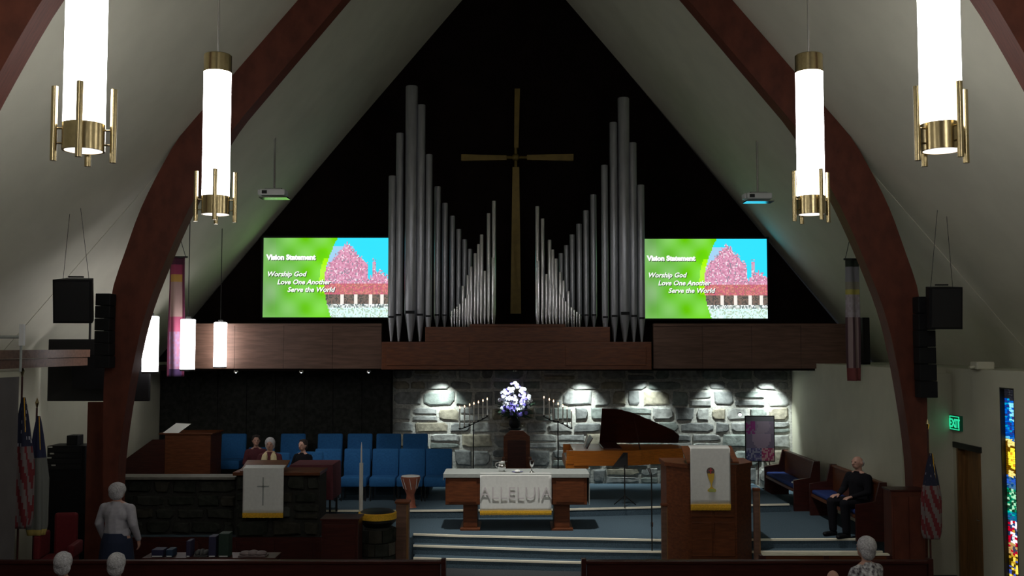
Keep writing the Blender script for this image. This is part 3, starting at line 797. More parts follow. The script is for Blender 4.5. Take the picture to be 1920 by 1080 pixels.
M['pat'] = mat('patterned_blouse', (.75, .76, .78), .85, col2=(.06, .05, .07), scale=26)
D = 15.0
sp = figure('person', 'white-haired person standing left in pale blouse and navy skirt, back turned', (X(226, D), D, 0), PI-.25, k=.965, skirt=True); sp.scale = (1.22, 1.15, .965)
figure('person', 'grey-haired seated person at bottom left, leftmost of the two heads', (X(128, 11.55), 11.55, 0), PI, True, .985, top='blk', bottom='blk')
figure('person', 'white-haired seated person at bottom left, right of the other head', (X(227, 11.5), 11.5, 0), PI, True, .985, top='navy', bottom='blk')
figure('person', 'white-haired person in black and white patterned blouse at bottom right', (X(1617, 12.0), 12.0, 0), PI+.5, True, 1.05, top='pat', bottom='navy')
M['phair'] = mat('pale_hair', (.62, .52, .45), .85, noise=.2, scale=40)
figure('person', 'person whose pale bald crown only just shows above the bottom right edge', (X(1556, 11.3), 11.3, 0), PI, True, .89, bald=True, hair='phair', top='navy', bottom='blk')
figure('person', 'elderly balding person in black suit seated on the chancel pew at right', (X(1606, 17.6), 17.6, A_), -PI/2+.45, True, .96, bald=True, top='blk', bottom='blk', jacket=True).scale = (1.2, 1.12, .98)
figure('choir_singer', 'choir singer in dark red robe with cream stole seated in the middle of three', (X(508, 19.55), 19.55, B_), .1, True, .96, hair='ghair', top='burg', bottom='burg', stole='cream')
figure('choir_singer', 'choir singer in dark red robe seated left of the cream-stoled singer', (X(477, 20.5), 20.72, B_), .3, True, .93, hair='bhair', top='burg', bottom='burg')
figure('choir_singer', 'choir singer dressed in black seated right of the other singers', (X(569, 19.7), 19.75, B_), -.5, True, .93, hair='bhair', top='blk', bottom='blk')

# ------------------------------------------------------------------ choir chairs
def make_chair():
    t = thing('choir_chair', '', 'chair')
    MB().box(-.265, -.02, .28, .265, .48, .47, bev=.04).build('seat', M['blue'], t, True)
    b = MB().box(-.27, -.04, -.05, .27, .04, .56, bev=.035).build('backrest', M['blue'], t, True); b.location = (0, .5, .43); b.rotation_euler = (-.12, 0, 0)
    for sx in (-.23, .23):
        for y in (.03, .46): MB().tube([(sx, y, .3), (sx*1.04, y, 0)], .012, 8).build('leg', M['iron'], t)
        MB().tube([(sx, .46, .3), (sx*1.1, .53, .6)], .012, 8).build('frame', M['iron'], t)
    return t
proto = make_chair(); used = False
def chair(px, D, z, label, group, x=None):
    global used
    o = proto if not used else copy_tree(proto); used = True
    o.location = (x if x is not None else X(px, D), D, z); tag(o, label, 'chair', group)
ordn = ['first', 'second', 'third', 'fourth', 'fifth', 'sixth', 'seventh']
for i, px in enumerate([428, 541, 612, 669, 724, 775]):
    chair(px, 21.6, .8, 'blue choir chair in the raised back row, %s from the left' % ordn[i], 'choir chairs, back row')
for i, px in enumerate([608, 664, 718, 769, 820]):
    chair(px, 20.35, B_, 'blue choir chair in the empty front row, %s from the right' % ordn[4-i], 'choir chairs, front row')
chair(0, 19.55, B_, 'blue choir chair under the singer with the cream stole', 'choir chairs with singers', X(508, 19.55))
chair(0, 20.62, B_, 'blue choir chair under the leftmost singer', 'choir chairs with singers', X(477, 20.5))
chair(0, 19.75, B_, 'blue choir chair under the singer in black', 'choir chairs with singers', X(571, 19.7))

# ------------------------------------------------------------------ organ console, sheet music, bench
xo = X(318, 20.5)
t = thing('organ_console', 'reddish wooden organ console with stepped keyboards behind the stone parapet', 'organ console', (xo, 20.3, B_))
hC = Z(814, 20.4)-B_
box('case', M['wood'], t, 0, 0, 0, X(400, 20.4)-xo, .75, hC, bev=.01)
box('case_top', M['wood'], t, -.12, -.03, hC, X(404, 20.4)-xo, .78, hC+.03, bev=.008)
MB().prism([(-.9, 0, 0), (0, 0, 0), (0, 0, hC-.1), (-.25, 0, hC-.1), (-.9, 0, .75)], (0, .05, 0)).build('side_cheek', M['dwood'], t)
MB().prism([(-.9, .95, 0), (0, .95, 0), (0, .95, hC-.1), (-.25, .95, hC-.1), (-.9, .95, .75)], (0, .05, 0)).build('side_cheek', M['dwood'], t)
for k in range(4):
    x = -.2-.17*k; z = hC-.30-.085*k
    m = box('keyboard', M['paper'], t, x-.15, .06, z-.02, x, .95, z)
    box('keyslip', M['dwood'], m, x-.17, .05, z-.06, x-.15, .95, z-.005)
MB().box(-.9, .05, 0, -.05, .95, .55).build('lower_body', M['dwood'], t)
sm = thing('sheet_music', 'open white sheet music leaning on top of the organ console', 'sheet music', (xo+.12, 20.35, B_+hC+.03))
mb = MB(); mb.prism([(-.18, 0, .0), (.14, -.03, .0), (.34, .12, .17), (.03, .15, .18)], (0, .012, .0)); mb.build('page', M['paper'], sm)
# ------------------------------------------------------------------ stone parapet + pulpit (left)
D = 17.6
pa = thing('stone_parapet', 'low dark stone parapet with pale cap in front of the choir', 'parapet', (0, D, A_))
x0, x1 = CL+.03, X(447, D); zt = Z(893, D)
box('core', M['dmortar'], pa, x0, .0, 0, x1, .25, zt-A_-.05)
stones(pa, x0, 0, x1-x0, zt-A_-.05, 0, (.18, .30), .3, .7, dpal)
box('cap_stone', mat('cap', (.15, .145, .12), .6, noise=.2, scale=8), pa, x0, -.10, zt-A_-.05, x1, .32, zt-A_, bev=.01)
D = 17.35
pu = thing('stone_lectern', 'stone-clad lectern with wooden desk behind the left white hanging', 'lectern', (X(497, D), D, A_))
hw = (602-447)/2*D/1900; zt2 = Z(884, D)-A_
cx_ = X(524, D)-X(497, D)
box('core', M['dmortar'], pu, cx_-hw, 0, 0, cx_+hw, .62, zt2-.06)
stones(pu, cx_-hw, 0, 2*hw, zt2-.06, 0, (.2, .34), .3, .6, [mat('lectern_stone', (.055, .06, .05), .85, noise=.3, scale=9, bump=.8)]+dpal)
box('desk_top', M['wood'], pu, -.5, -.10, zt2-.06, cx_+hw+.02, .62, zt2, bev=.01)
MB().prism([(-.38, -.09, zt2), (.36, -.09, zt2), (.36, .4, zt2+.13), (-.38, .4, zt2+.13)], (0, 0, .02)).build('book_rest', M['wood'], pu)
def parament(px0, px1, y0, y1, D, label, fringe, txt=None, cross=False, chal=False):
    x0, x1 = X(px0, D, y0), X(px1, D, y0); z0, z1 = Z(y1, D), Z(y0, D); w_, h_ = x1-x0, z1-z0
    t = thing('altar_hanging', label, 'hanging', ((x0+x1)/2, D, z0))
    bm = bmesh.new(); nx, nz = 20, 10
    V = [[bm.verts.new((w_*(i/nx-.5), -.002*math.sin(i*.9)*(1-j/nz), fringe+(h_-fringe)*j/nz)) for i in range(nx+1)] for j in range(nz+1)]
    top = [bm.verts.new((w_*(i/nx-.5), .18, h_+.035)) for i in range(nx+1)]; V.append(top)
    for j in range(nz+1):
        for i in range(nx): bm.faces.new((V[j][i], V[j][i+1], V[j+1][i+1], V[j+1][i]))
    mb = MB(); mb.bm.free(); mb.bm = bm
    o = mb.build('cloth', M['white'], t, True); s = o.modifiers.new('thickness', 'SOLIDIFY'); s.thickness = .008
    mb = MB(); n = int(w_/.018)
    for i in range(n):
        a = -w_/2+w_*(i+.5)/n; mb.box(a-.008, -.006, random.uniform(0, .006), a+.008, .006, fringe+.004)
    f = mb.build('fringe', M['yel'], t); f['kind'] = 'stuff'
    box('fringe_band', M['yel'], t, -w_/2, -.012, fringe*.45, w_/2, .002, fringe+.01)
    if txt:
        text_mesh('lettering', txt, w_*.238, mat('pale_lettering', (.58, .54, .55), .8), t, (0, -.020, h_*.42), align='CENTER', ext=.004, bold=-.003)
    if cross:
        mb = MB(); mb.box(-.012, -.012, h_*.25, .012, -.008, h_*.82); mb.box(-.1, -.012, h_*.62, .1, -.008, h_*.65); mb.build('cross_emblem', M['linen'], t)
    if chal:
        s = h_/117.; cz = lambda py: (957-py)*s; cxx = lambda px: (px-1331)*s
        gc = mat('gold_embroidery', (.62, .40, .05), .6)
        mb = MB(); mb.prism([(cxx(a), -.02, cz(b)) for a, b in ((1325, 887), (1338, 887), (1337, 897), (1333.5, 906), (1333.5, 912), (1341, 918), (1341, 921), (1325, 921), (1325, 918), (1331.5, 912), (1331.5, 906), (1327, 897))], (0, .008, 0)); mb.build('chalice_emblem', gc, t)
        mb = MB(); mb.prism([(7.5*s*math.cos(a)-0*s, -.018, cz(883)+7.5*s*math.sin(a)) for a in [k*PI/8 for k in range(16)]], (0, .008, 0)); mb.build('host_emblem', mat('dark_embroidery', (.12, .08, .07), .7), t)
        mb = MB(); mb.box(-.008, -.023, cz(888), .008, -.017, cz(877)); mb.box(-.03, -.023, cz(882), .03, -.017, cz(880.5)); mb.build('host_cross', mat('red_embroidery', (.5, .05, .06), .7), t)
        box('base_emblem', mat('green_embroidery', (.40, .45, .12), .7), t, cxx(1327), -.022, cz(922), cxx(1340), -.018, cz(916))
    return t
parament(456, 532, 878, 971, 17.16, 'white hanging with gold fringe on the left stone lectern', .07, cross=True)

# handbell table
D = 18.35
t = thing('cloth_table', 'table under a burgundy cloth right of the stone lectern', 'table', (X(583, D), D, B_))
a, b = X(545, D)-X(583, D), X(626, D)-X(583, D); zt = Z(872, D)-B_
bm = bmesh.new(); N = 48; prev = None
for z, k in ((.33, 1.02), (zt-.03, 1.0), (zt, .98)):
    r = []
    for i in range(N):
        th = 2*PI*i/N; c, s = math.cos(th), math.sin(th); m_ = max(abs(c), abs(s))
        fx = c/m_; fy = s/m_; rip = 1+(.03*math.sin(i*2.1) if z < .5 else 0)
        r.append(bm.verts.new(((a+b)/2+fx*(b-a)/2*k*rip, .42+fy*.42*k*rip, z)))
    if prev:
        for i in range(N): bm.faces.new((prev[i], prev[(i+1)%N], r[(i+1)%N], r[i]))
    prev = r
bm.faces.new(prev); mb = MB(); mb.bm.free(); mb.bm = bm; mb.build('table_cloth', M['burg'], t, True)
for x in (a+.06, b-.06):
    for y in (.08, .76): MB().tube([(x, y, 0), (x, y, zt-.05)], .02, 8).build('leg', M['iron'], t)
# cabinet, font, newel
D = 15.3
t = thing('wooden_cabinet', 'plain dark red wooden cabinet left of the stone font', 'cabinet', (X(640, D), D, 0))
hw = 34*D/1900; zt = Z(976, D)
box('carcass', M['dwood'], t, -hw, 0, 0, hw, .45, zt, bev=.01); box('top', M['dwood'], t, -hw-.02, -.02, zt, hw+.02, .47, zt+.025)
box('door', M['dwood'], t, -hw+.04, -.015, .08, hw-.04, 0, zt-.06)
D = 16.15
t = thing('baptismal_font', 'baptismal font with stone-clad base and gold-banded dark bowl', 'font', (X(710, D), D, 0))
r = 35*D/1900; zt = Z(957, D)
MB().lathe([(r*.85, 0), (r*.85, zt-.25)], n=8).build('base_core', M['dmortar'], t)
for row in range(4):
    hh = (zt-.27)/4
    for k in range(8):
        a0 = 2*PI*(k+.5*(row % 2))/8+.03; a1 = a0+2*PI/8-.06; rr = r*random.uniform(.93, 1.0)
        pts = [Vector((math.cos(q)*rr, math.sin(q)*rr, row*hh+.012)) for q in (a0, (a0+a1)/2, a1)]+[Vector((math.cos(q)*r*.7, math.sin(q)*r*.7, row*hh+.012)) for q in (a1, a0)]
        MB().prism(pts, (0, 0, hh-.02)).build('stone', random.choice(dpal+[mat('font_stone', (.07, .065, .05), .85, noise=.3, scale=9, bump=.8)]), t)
MB().lathe([(r*.6, zt-.27), (r*.98, zt-.16), (r*1.0, zt-.10)], n=32).build('bowl', M['iron'], t, True)
MB().lathe([(r*.99, zt-.12), (r*1.01, zt-.12), (r*1.01, zt-.03), (r*.96, zt-.02)], n=32).build('gold_band', M['yel'], t, True)
MB().lathe([(r*.96, zt-.03), (r*.75, zt+.01), (r*.3, zt+.03), (.03, zt+.035)], n=32).build('lid', M['iron'], t, True)
D = 17.9
t = thing('tall_candle', 'tall slender white candle on a pale stand behind the font', 'candle', (X(679, D), D, A_))
MB().lathe([(.035, .34), (.033, Z(868, D)-A_)], n=14).build('stand', M['wax'], t, True)
MB().lathe([(.13, 0), (.12, .03), (.03, .05), (.03, .35)], n=18).build('foot', M['brass'], t, True)
MB().lathe([(.016, Z(868, D)-A_), (.012, Z(838, D)-A_), (.004, Z(829, D)-A_)], n=10).build('taper', M['wplast'], t, True)
def newel(px0, px1, y0, D, label, zb=0):
    x0, x1 = X(px0, D), X(px1, D); h = Z(y0, D)-zb; w_ = (x1-x0)/2
    t = thing('newel_post', label, 'post', ((x0+x1)/2, D, zb), 0, 'wooden posts at the chancel steps')
    box('shaft', M['fascia'], t, -w_*.9, -w_*.9, 0, w_*.9, w_*.9, h-.04, bev=.008)
    box('cap', M['wood'], t, -w_*1.05, -w_*1.05, h-.04, w_*1.05, w_*1.05, h, bev=.006)
    box('edge_strip', M['lwood'], t, w_*.6, -w_*.96, .02, w_*.9, -w_*.88, h-.06)
newel(744, 770, 938, 16.9, 'wooden newel post at the left end of the chancel steps')
newel(1237, 1249, 944, 16.55, 'narrow wooden post left of the pulpit')
newel(1409, 1421, 915, 16.55, 'narrow wooden post right of the pulpit')
# goblet stand
D = 19.6
t = thing('goblet_drum', 'small reddish goblet-shaped drum with pale head near the front chairs', 'drum', (X(771, D), D, B_))
zt = Z(893, D)-B_
MB().lathe([(.12, 0), (.10, .03), (.075, zt*.42), (.12, zt*.6), (.185, zt*.93), (.185, zt)], n=24).build('shell', mat('terracotta_wood', (.38, .12, .07), .5, noise=.2, scale=9), t, True)
MB().lathe([(.178, zt), (.17, zt+.012)], n=24).build('head', M['paper'], t, True)
mb = MB()
for k in range(8):
    q = 2*PI*k/8; mb.tube([(.187*math.cos(q), .187*math.sin(q), zt*.95), (.13*math.cos(q+.2), .13*math.sin(q+.2), zt*.6)], .006, 6)
mb.build('tension_cord', M['paper'], t)

# ------------------------------------------------------------------ altar
D = 17.95
al = thing('altar_table', 'wide wooden altar with two pedestal legs at the centre of the chancel', 'altar', (X(968, D), D, A_))
ox = X(968, D); f = lambda px: X(px, D, 900)-ox
ztop = Z(890, D)-A_; zap = Z(947, D)-A_
box('apron', M['wood'], al, f(835), .02, zap, f(1101), .78, ztop-.045, bev=.01)
box('top', M['wood'], al, f(833), 0, ztop-.045, f(1103), .8, ztop, bev=.006)
for a_, b_ in ((868, 895), (1039, 1069)):
    box('pedestal', M['wood'], al, f(a_), .12, 0.04, f(b_), .68, zap, bev=.01)
    box('foot', M['wood'], al, f(a_)-.05, .02, 0, f(b_)+.05, .76, .04, bev=.006)
for a_, b_ in ((842, 893), (1043, 1095)):
    box('apron_panel', M['wood'], al, f(a_), .008, zap+.05, f(b_), .02, ztop-.09)
ln = thing('altar_linen', 'grey-white linen runner lying over the altar top', 'cloth', (ox, D, A_+ztop))
mb = MB(); w0, w1 = f(832), f(1104.5)
mb.box(w0, -.012, .001, w1, .80, .010); mb.box(w0, -.014, -.05, w1, -.008, .01)
mb.box(w1, .02, zap-ztop, w1+.01, .76, .01); mb.box(w0-.01, .02, -.1, w0, .76, .01)
mb.build('linen', M['linen'], ln)
parament(900, 1034, 892, 966, 17.9, 'white altar frontal lettered ALLELUIA with gold fringe', .065, txt='ALLELUIA')
za = A_+ztop+.012
t = thing('communion_pitcher', 'silver pitcher with handle on the altar', 'pitcher', (X(941, D+.35), D+.35, za))
MB().lathe([(.05, 0), (.055, .01), (.05, .02), (.075, .07), (.07, .12), (.05, .15), (.062, .18), (.055, .18), (.045, .15)], n=20).build('body', M['silver'], t, True)
MB().tube([(-.055, 0, .165), (-.11, 0, .15), (-.115, 0, .10), (-.07, 0, .06)], .008, 8).build('handle', M['silver'], t, True)
MB().prism([(.045, -.02, .18), (.095, 0, .19), (.045, .02, .18)], (0, 0, -.02)).build('spout', M['silver'], t)
t = thing('communion_chalice', 'tall silver chalice on the altar right of the pitcher', 'chalice', (X(997, D+.2), D+.2, za))
MB().lathe([(.045, 0), (.042, .01), (.012, .03), (.010, .07), (.018, .08), (.010, .095), (.03, .12), (.04, .16), (.038, .215), (.034, .215), (.028, .13)], n=20).build('cup', M['silver'], t, True)
t = thing('bread_plate', 'low silver plate with bread between pitcher and chalice', 'plate', (X(970, D+.2), D+.2, za))
MB().lathe([(.05, 0), (.10, .012), (.105, .016), (.05, .008)], n=24).build('dish', M['silver'], t, True)
MB().ball((0, 0, .03), (.05, .045, .022), 10).build('bread', M['paper'], t, True)

# presider chair behind altar
D = 21.4
t = thing('presider_chair', 'tall-backed dark wooden chair centred behind the altar', 'chair', (X(969, D), D, B_))
hw = 25*D/1900; zt = Z(811, D)-B_
MB().prism([(-hw, .42, .3), (hw, .42, .3), (hw, .42, zt-.12), (hw*.5, .42, zt), (-hw*.5, .42, zt), (-hw, .42, zt-.12)], (0, .06, 0)).build('backrest', M['wood'], t)
box('back_panel', M['dwood'], t, -hw*.7, .405, .5, hw*.7, .42, zt-.2)
box('seat', M['wood'], t, -hw, -.05, .40, hw, .45, .47, bev=.01)
for s in (-1, 1):
    box('armrest', M['wood'], t, s*hw-.03, -.05, .68, s*hw+.03, .45, .72)
    for y in (-.04, .42): box('leg', M['wood'], t, s*hw-.025, y, 0, s*hw+.025, y+.05, .70 if y < 0 else .4)
# flowers on a pedestal
D = 22.35
fs = thing('flower_stand', 'slim dark pedestal stand behind the presider chair', 'stand', (X(965, D), D, B_))
zv = Z(803, D)
MB().lathe([(.16, 0), (.15, .04), (.04, .08), (.04, zv-B_-.1), (.13, zv-B_-.03), (.15, zv-B_)], n=20).build('pedestal', M['iron'], fs, True)
va = thing('flower_arrangement', 'large bouquet of violet and white flowers in a dark vase', 'flowers', (X(965, D), D, zv))
MB().lathe([(.08, 0), (.13, .08), (.12, .16), (.08, .22), (.10, .27)], n=20).build('vase', M['black'], va, True)
def blossom(nm, m, r):
    mb = MB()
    for k in range(6):
        a = 2*PI*k/6; mb.ball((math.cos(a)*r*.6, math.sin(a)*r*.6, .0), (r*.5, r*.5, r*.28), 5)
    mb.ball((0, 0, r*.15), r*.32, 5)
    return mb.build(nm, m, va, True)
b1, b2 = blossom('blossom', M['wpet'], .07), blossom('blossom', M['pur'], .065)
cz_ = .58; first = [1, 1]
for i in range(150):
    while True:
        x, y, z = (random.uniform(-1, 1) for _ in range(3))
        if .2 < x*x+y*y+z*z < 1: break
    if i < 8: x, y, z = random.uniform(-.2, .2), -.3, .9+i*.04
    pos = Vector((x*.37, y*.22-.03, cz_+z*.36))
    k = 0 if random.random() < (.62 if z > -.1 else .25) else 1
    src = (b1, b2)[k]
    if first[k]: o = src; first[k] = 0
    else: o = src.copy(); C.objects.link(o)
    o.location = pos; s = random.uniform(.4, .72); o.scale = (s, s, s)
    d = Vector((x*.6, -1, z*.6+.3)); o.rotation_euler = d.to_track_quat('Z', 'Y').to_euler()
mb = MB()
for i in range(70):
    a = random.uniform(0, 2*PI); e = random.uniform(-.5, .5)
    c = Vector((0, 0, .25)); r_ = random.uniform(.3, .5)
    tip = c+Vector((math.cos(a)*r_, math.sin(a)*r_*.4, .15+e*.5)); mid = (c+tip)/2+Vector((0, 0, .05))
    sd = Vector((-.03, 0, .03)); v = [mb.bm.verts.new(p) for p in (c, mid+sd, tip, mid-sd)]; mb.bm.faces.new(v)
lf = mb.build('foliage', M['leaf'], va); s = lf.modifiers.new('t', 'SOLIDIFY'); s.thickness = .004; lf['kind'] = 'stuff'
# candelabra
CL_L = [(862, 763, 800), (871, 761, 797), (880.5, 758, 793), (888.5, 755.5, 789), (897, 753, 785), (905.5, 750, 781), (913.5, 747, 776)]
CL_R = [(1020, 744, 776), (1030, 748, 782), (1038, 751, 785), (1046.5, 756, 787), (1055.5, 760, 790), (1063.5, 764, 795), (1071.5, 768, 799)]
D = 22.2
for lst, side, pole in ((CL_L, 'left', 888), (CL_R, 'right', 1046)):
    bx = X(pole, D)
    t = thing('candelabrum', 'dark iron floor candelabrum %s of the flowers with seven sloping cups' % side, 'candelabrum', (bx, D, B_), 0, 'floor candelabra beside the flowers')
    pts = [(X(a, D, c)-bx, 0, Z(c+5, D)-B_) for a, b, c in lst]
    MB().tube(pts, .011, 8).build('arm', M['iron'], t)
    pm = min(pts, key=lambda p: abs(p[0]))
    MB().tube([(0, 0, .03), (0, 0, pm[2])], .013, 8).build('pole', M['iron'], t)
    for k in range(3):
        q = k*2*PI/3+.5; MB().tube([(0, 0, .15), (math.cos(q)*.2, math.sin(q)*.12, .01)], .01, 8).build('foot', M['iron'], t)
    for i, ((a, b, c), p) in enumerate(zip(lst, pts)):
        MB().lathe([(.014, -.005), (.026, .02), (.026, .03), (.02, .03)], p, 12).build('cup', M['iron'], t)
        zc = p[2]+B_+.03
        pos = (i+1) if side == 'right' else (7-i)
        cd = thing('taper_candle', 'lit white taper on the %s candelabrum, %s from the flowers' % (side, ordn[pos-1]), 'candle', (X(a, D, c), D, zc), 0, 'tapers on the %s candelabrum' % side)
        h = Z(b+3, D)-zc
        MB().lathe([(.013, 0), (.012, h)], n=8).build('wax', M['wax'], cd)
        MB().lathe([(.003, h), (.013, h+.016), (.009, h+.035), (.001, h+.055)], n=8).build('flame', M['flame'], cd, True)

# ------------------------------------------------------------------ grand piano
pn = thing('grand_piano', 'orange-brown grand piano with dark raised lid right of the altar', 'piano', (X(1075, 20.3), 20.25, B_))
zr0, zr1 = Z(873, 20.3)-B_, Z(845, 20.3)-B_
Lp = X(1292, 20.3)-X(1075, 20.3)
outl = [(0, 0), (.35, 0), (.95, .02), (1.35, .12), (1.65, .30), (1.95, .40), (Lp-.05, .52), (Lp, .80), (Lp-.02, 1.15), (Lp-.2, 1.40), (.3, 1.48), (0, 1.48)]
mb = MB(); mb.prism([(x, y, zr0) for x, y in outl], (0, 0, zr1-zr0-.0)); mb.build('rim', M['owood'], pn)
box('keybed', M['owood'], pn, -.16, .04, zr0-.06, .3, 1.44, zr0+.10, bev=.01)
box('cheek', M['owood'], pn, -.14, .02, zr0+.04, .1, .10, zr1); box('cheek', M['owood'], pn, -.14, 1.38, zr0+.04, .1, 1.46, zr1)
box('white_keys', M['paper'], pn, -.13, .12, zr0+.10, .02, 1.36, zr0+.12)
mb = MB()
for k in range(36):
    if k % 7 in (2, 6): continue
    y = .14+1.2*k/36; mb.box(-.07, y, zr0+.12, .02, y+.014, zr0+.135)
o = mb.build('black_keys', M['black'], pn)
# lid : hinge along the far side, opened towards the room
hx = X(1133, 20.5)-X(1075, 20.3)
ang = math.radians(48)
def LP(x, y):        # (x along, y forward from hinge) -> tilted
    return (x, 1.46-y*math.cos(ang), zr1+.02+y*math.sin(ang))
ll = [(hx, 0), (Lp, 0), (Lp+.0, .22), (Lp-.12, .36), (1.75, .62), (1.3, .88), (.95, 1.0), (hx, 1.02)]
nrm = Vector((0, math.sin(ang), math.cos(ang)))*.025
MB().prism([LP(x, y) for x, y in ll], nrm).build('lid', M['dwood'], pn)
MB().tube([(1.35, .25, zr1), LP(1.3, .8)], .012, 8).build('lid_prop', M['dwood'], pn)
box('folded_lid_flap', M['dwood'], pn, hx-.02, .3, zr1+.0, hx+.35, 1.46, zr1+.03)
MB().prism([(.28, .35, zr1), (.28, 1.15, zr1), (.4, 1.15, zr1+.22), (.4, .35, zr1+.22)], (.015, 0, 0)).build('music_desk', M['dwood'], pn)
for x, y in ((.15, .15), (.15, 1.3), (Lp-.35, .85)):
    MB().lathe([(.035, 0), (.05, .06), (.055, .1), (.075, zr0)], (x, y, 0), 12).build('leg', M['dwood'], pn, True)
MB().tube([(.25, .72, .08), (.25, .72, zr0)], .03, 8).build('pedal_lyre', M['dwood'], pn)
t = thing('sheet_music', 'white sheet music standing on the piano music desk', 'sheet music', (X(1099, 20.6), 20.75, B_+zr1+.0))
MB().prism([(-.04, 0, .02), (.02, -.02, .24), (.03, .25, .25), (-.03, .28, .02)], (.02, 0, 0)).build('page', M['paper'], t)
t = thing('piano_bench', 'dark padded piano bench left of the piano behind the altar', 'bench', (X(1062, 20.9), 20.9, B_))
t.location.x = X(1075, 20.3)-.62
box('cushion', M['black'], t, -.18, -.35, .42, .18, .35, .50, bev=.02)
for x in (-.14, .14):
    for y in (-.3, .3): MB().tube([(x, y, 0), (x, y, .43)], .02, 8).build('leg', M['dwood'], t)
# music stand
D = 19.75
t = thing('music_stand', 'black music stand in front of the piano', 'music stand', (X(1170, D), D, B_))
zd = Z(872, D)-B_
MB().tube([(0, 0, .12), (0, 0, zd)], .012, 8).build('pole', M['iron'], t)
for k in range(3):
    q = k*2*PI/3+.4; MB().tube([(0, 0, .2), (math.cos(q)*.24, math.sin(q)*.24, .012)], .01, 8).build('leg', M['iron'], t)
MB().prism([(-.24, .0, zd-.04), (.06, -.02, zd-.04), (.08, .16, zd+.22), (-.0, .2, zd+.22)], (0, .01, -.004)).build('desk', M['black'], t)
# mic stand
D = 16.9; zf = .15
D = 16.95
t = thing('microphone_stand', 'slender black microphone stand on the steps left of the pulpit', 'microphone stand', (X(1220, D), D, zf))
MB().lathe([(.14, 0), (.14, .015), (.03, .03)], n=20).build('base', M['iron'], t, True)
MB().tube([(0, 0, .02), (0, 0, Z(888, D)-zf)], .011, 8).build('pole', M['iron'], t)
MB().tube([(0, 0, Z(892, D)-zf), (-.03, .1, Z(880, D)-zf)], [.016, .024], 10).build('microphone', M['iron'], t)
MB().lathe([(.02, .55), (.02, .62)], n=10).build('clutch', M['chrome'], t)

# poster on easel, spotlight
D = 22.55
xa, xb = X(1397, D), X(1449, D); z0, z1 = Z(864, D), Z(781, D)
t = thing('art_poster', 'abstract pink and violet poster standing before the stone wall on an easel', 'poster', ((xa+xb)/2, D, B_))
def pc(u, v):
    q = .5+.5*math.sin(u*7+3*math.sin(v*6)); r = random.random()
    if v > .88: return (.16, .16, .18)
    if v > .62: return (.30, .04, .22) if (u < .35 and r < .7) else (.25, .2, .28) if q < .5 else (.33, .26, .33)
    if v > .3: return (.36, .27, .36) if math.hypot(u-.55, v-.6) < .35 else (.2, .16, .24)
    if u > .55: return (.42, .05, .15) if r < .6 else (.6, .35, .35)
    return random.choice([(.07, .08, .2), (.3, .3, .4), (.14, .12, .28)])
color_grid('print', xb-xa, z1-z0, 18, 28, pc, M['attr'], t, (-(xb-xa)/2, -.012, z0-B_))
box('backing', M['dpanel'], t, -(xb-xa)/2-.02, -.008, z0-B_-.02, (xb-xa)/2+.02, .012, z1-B_+.02)
for a_, b_, y in ((-.28, -.05, 0), (.28, .05, 0), (0, 0, .22)):
    MB().tube([(a_, y-.02 if not y else y, 0), (b_, .03, z1-B_-.02)], .012, 8).build('easel_leg', M['dwood'], t)
t = thing('wall_lamp', 'small bright clip-on lamp above the poster', 'lamp', P(1387, 775, 22.8))
MB().lathe([(.02, -.03), (.045, .03)], n=14).build('shade', M['chrome'], t, True)
MB().ball((0, -.02, -.03), .032, 8).build('bulb', mat('lit_bulb', (1, .97, 1), .4, emit=8), t)
MB().tube([(0, 0, .0), (0, .18, 0)], .01, 8).build('arm', M['iron'], t)

# ------------------------------------------------------------------ pulpit right
D = 16.75
pp = thing('pulpit', 'large wooden pulpit with angled sides at the right of the steps', 'pulpit', (X(1329, D), D, 0))
hw = (1408-1250)/2*D/1900; ox = X(1329, D); zt = Z(868, D)
outl = [(-hw*.55, -.22), (hw*.55, -.22), (hw, .12), (hw, .75), (-hw, .75), (-hw, .12)]
MB().prism([(x*1.03, y-.02, 0) for x, y in outl], (0, 0, .14)).build('plinth', M['dwood'], pp)
MB().prism([(x, y, .14) for x, y in outl], (0, 0, zt-.2)).build('body', M['wood'], pp)
MB().prism([(x*1.04, y*1.03, zt-.06) for x, y in outl], (0, 0, .06)).build('rail', M['wood'], pp)
for z0_, z1_ in ((.3, zt-.92), (zt-.84, zt-.16)):
    for x0_, x1_ in ((-hw*.5, -.02), (.02, hw*.5)):
        box('raised_panel', M['wood'], pp, x0_, -.238, z0_, x1_, -.22, z1_, bev=.006)
MB().prism([(-.42*1, -.26, zt+.02), (.42, -.26, zt+.02), (.42, .3, zt+.22), (-.42, .3, zt+.22)], (0, 0, .03)).build('reading_desk', M['wood'], pp)
MB().box(-.3, -.1, zt-.05, .3, .2, zt+.10).build('desk_support', M['wood'], pp)
D = 16.46
pr_ = parament(1294, 1369, 841, 957, D, 'white hanging with gold chalice emblem and fringe on the pulpit', .085, chal=True)

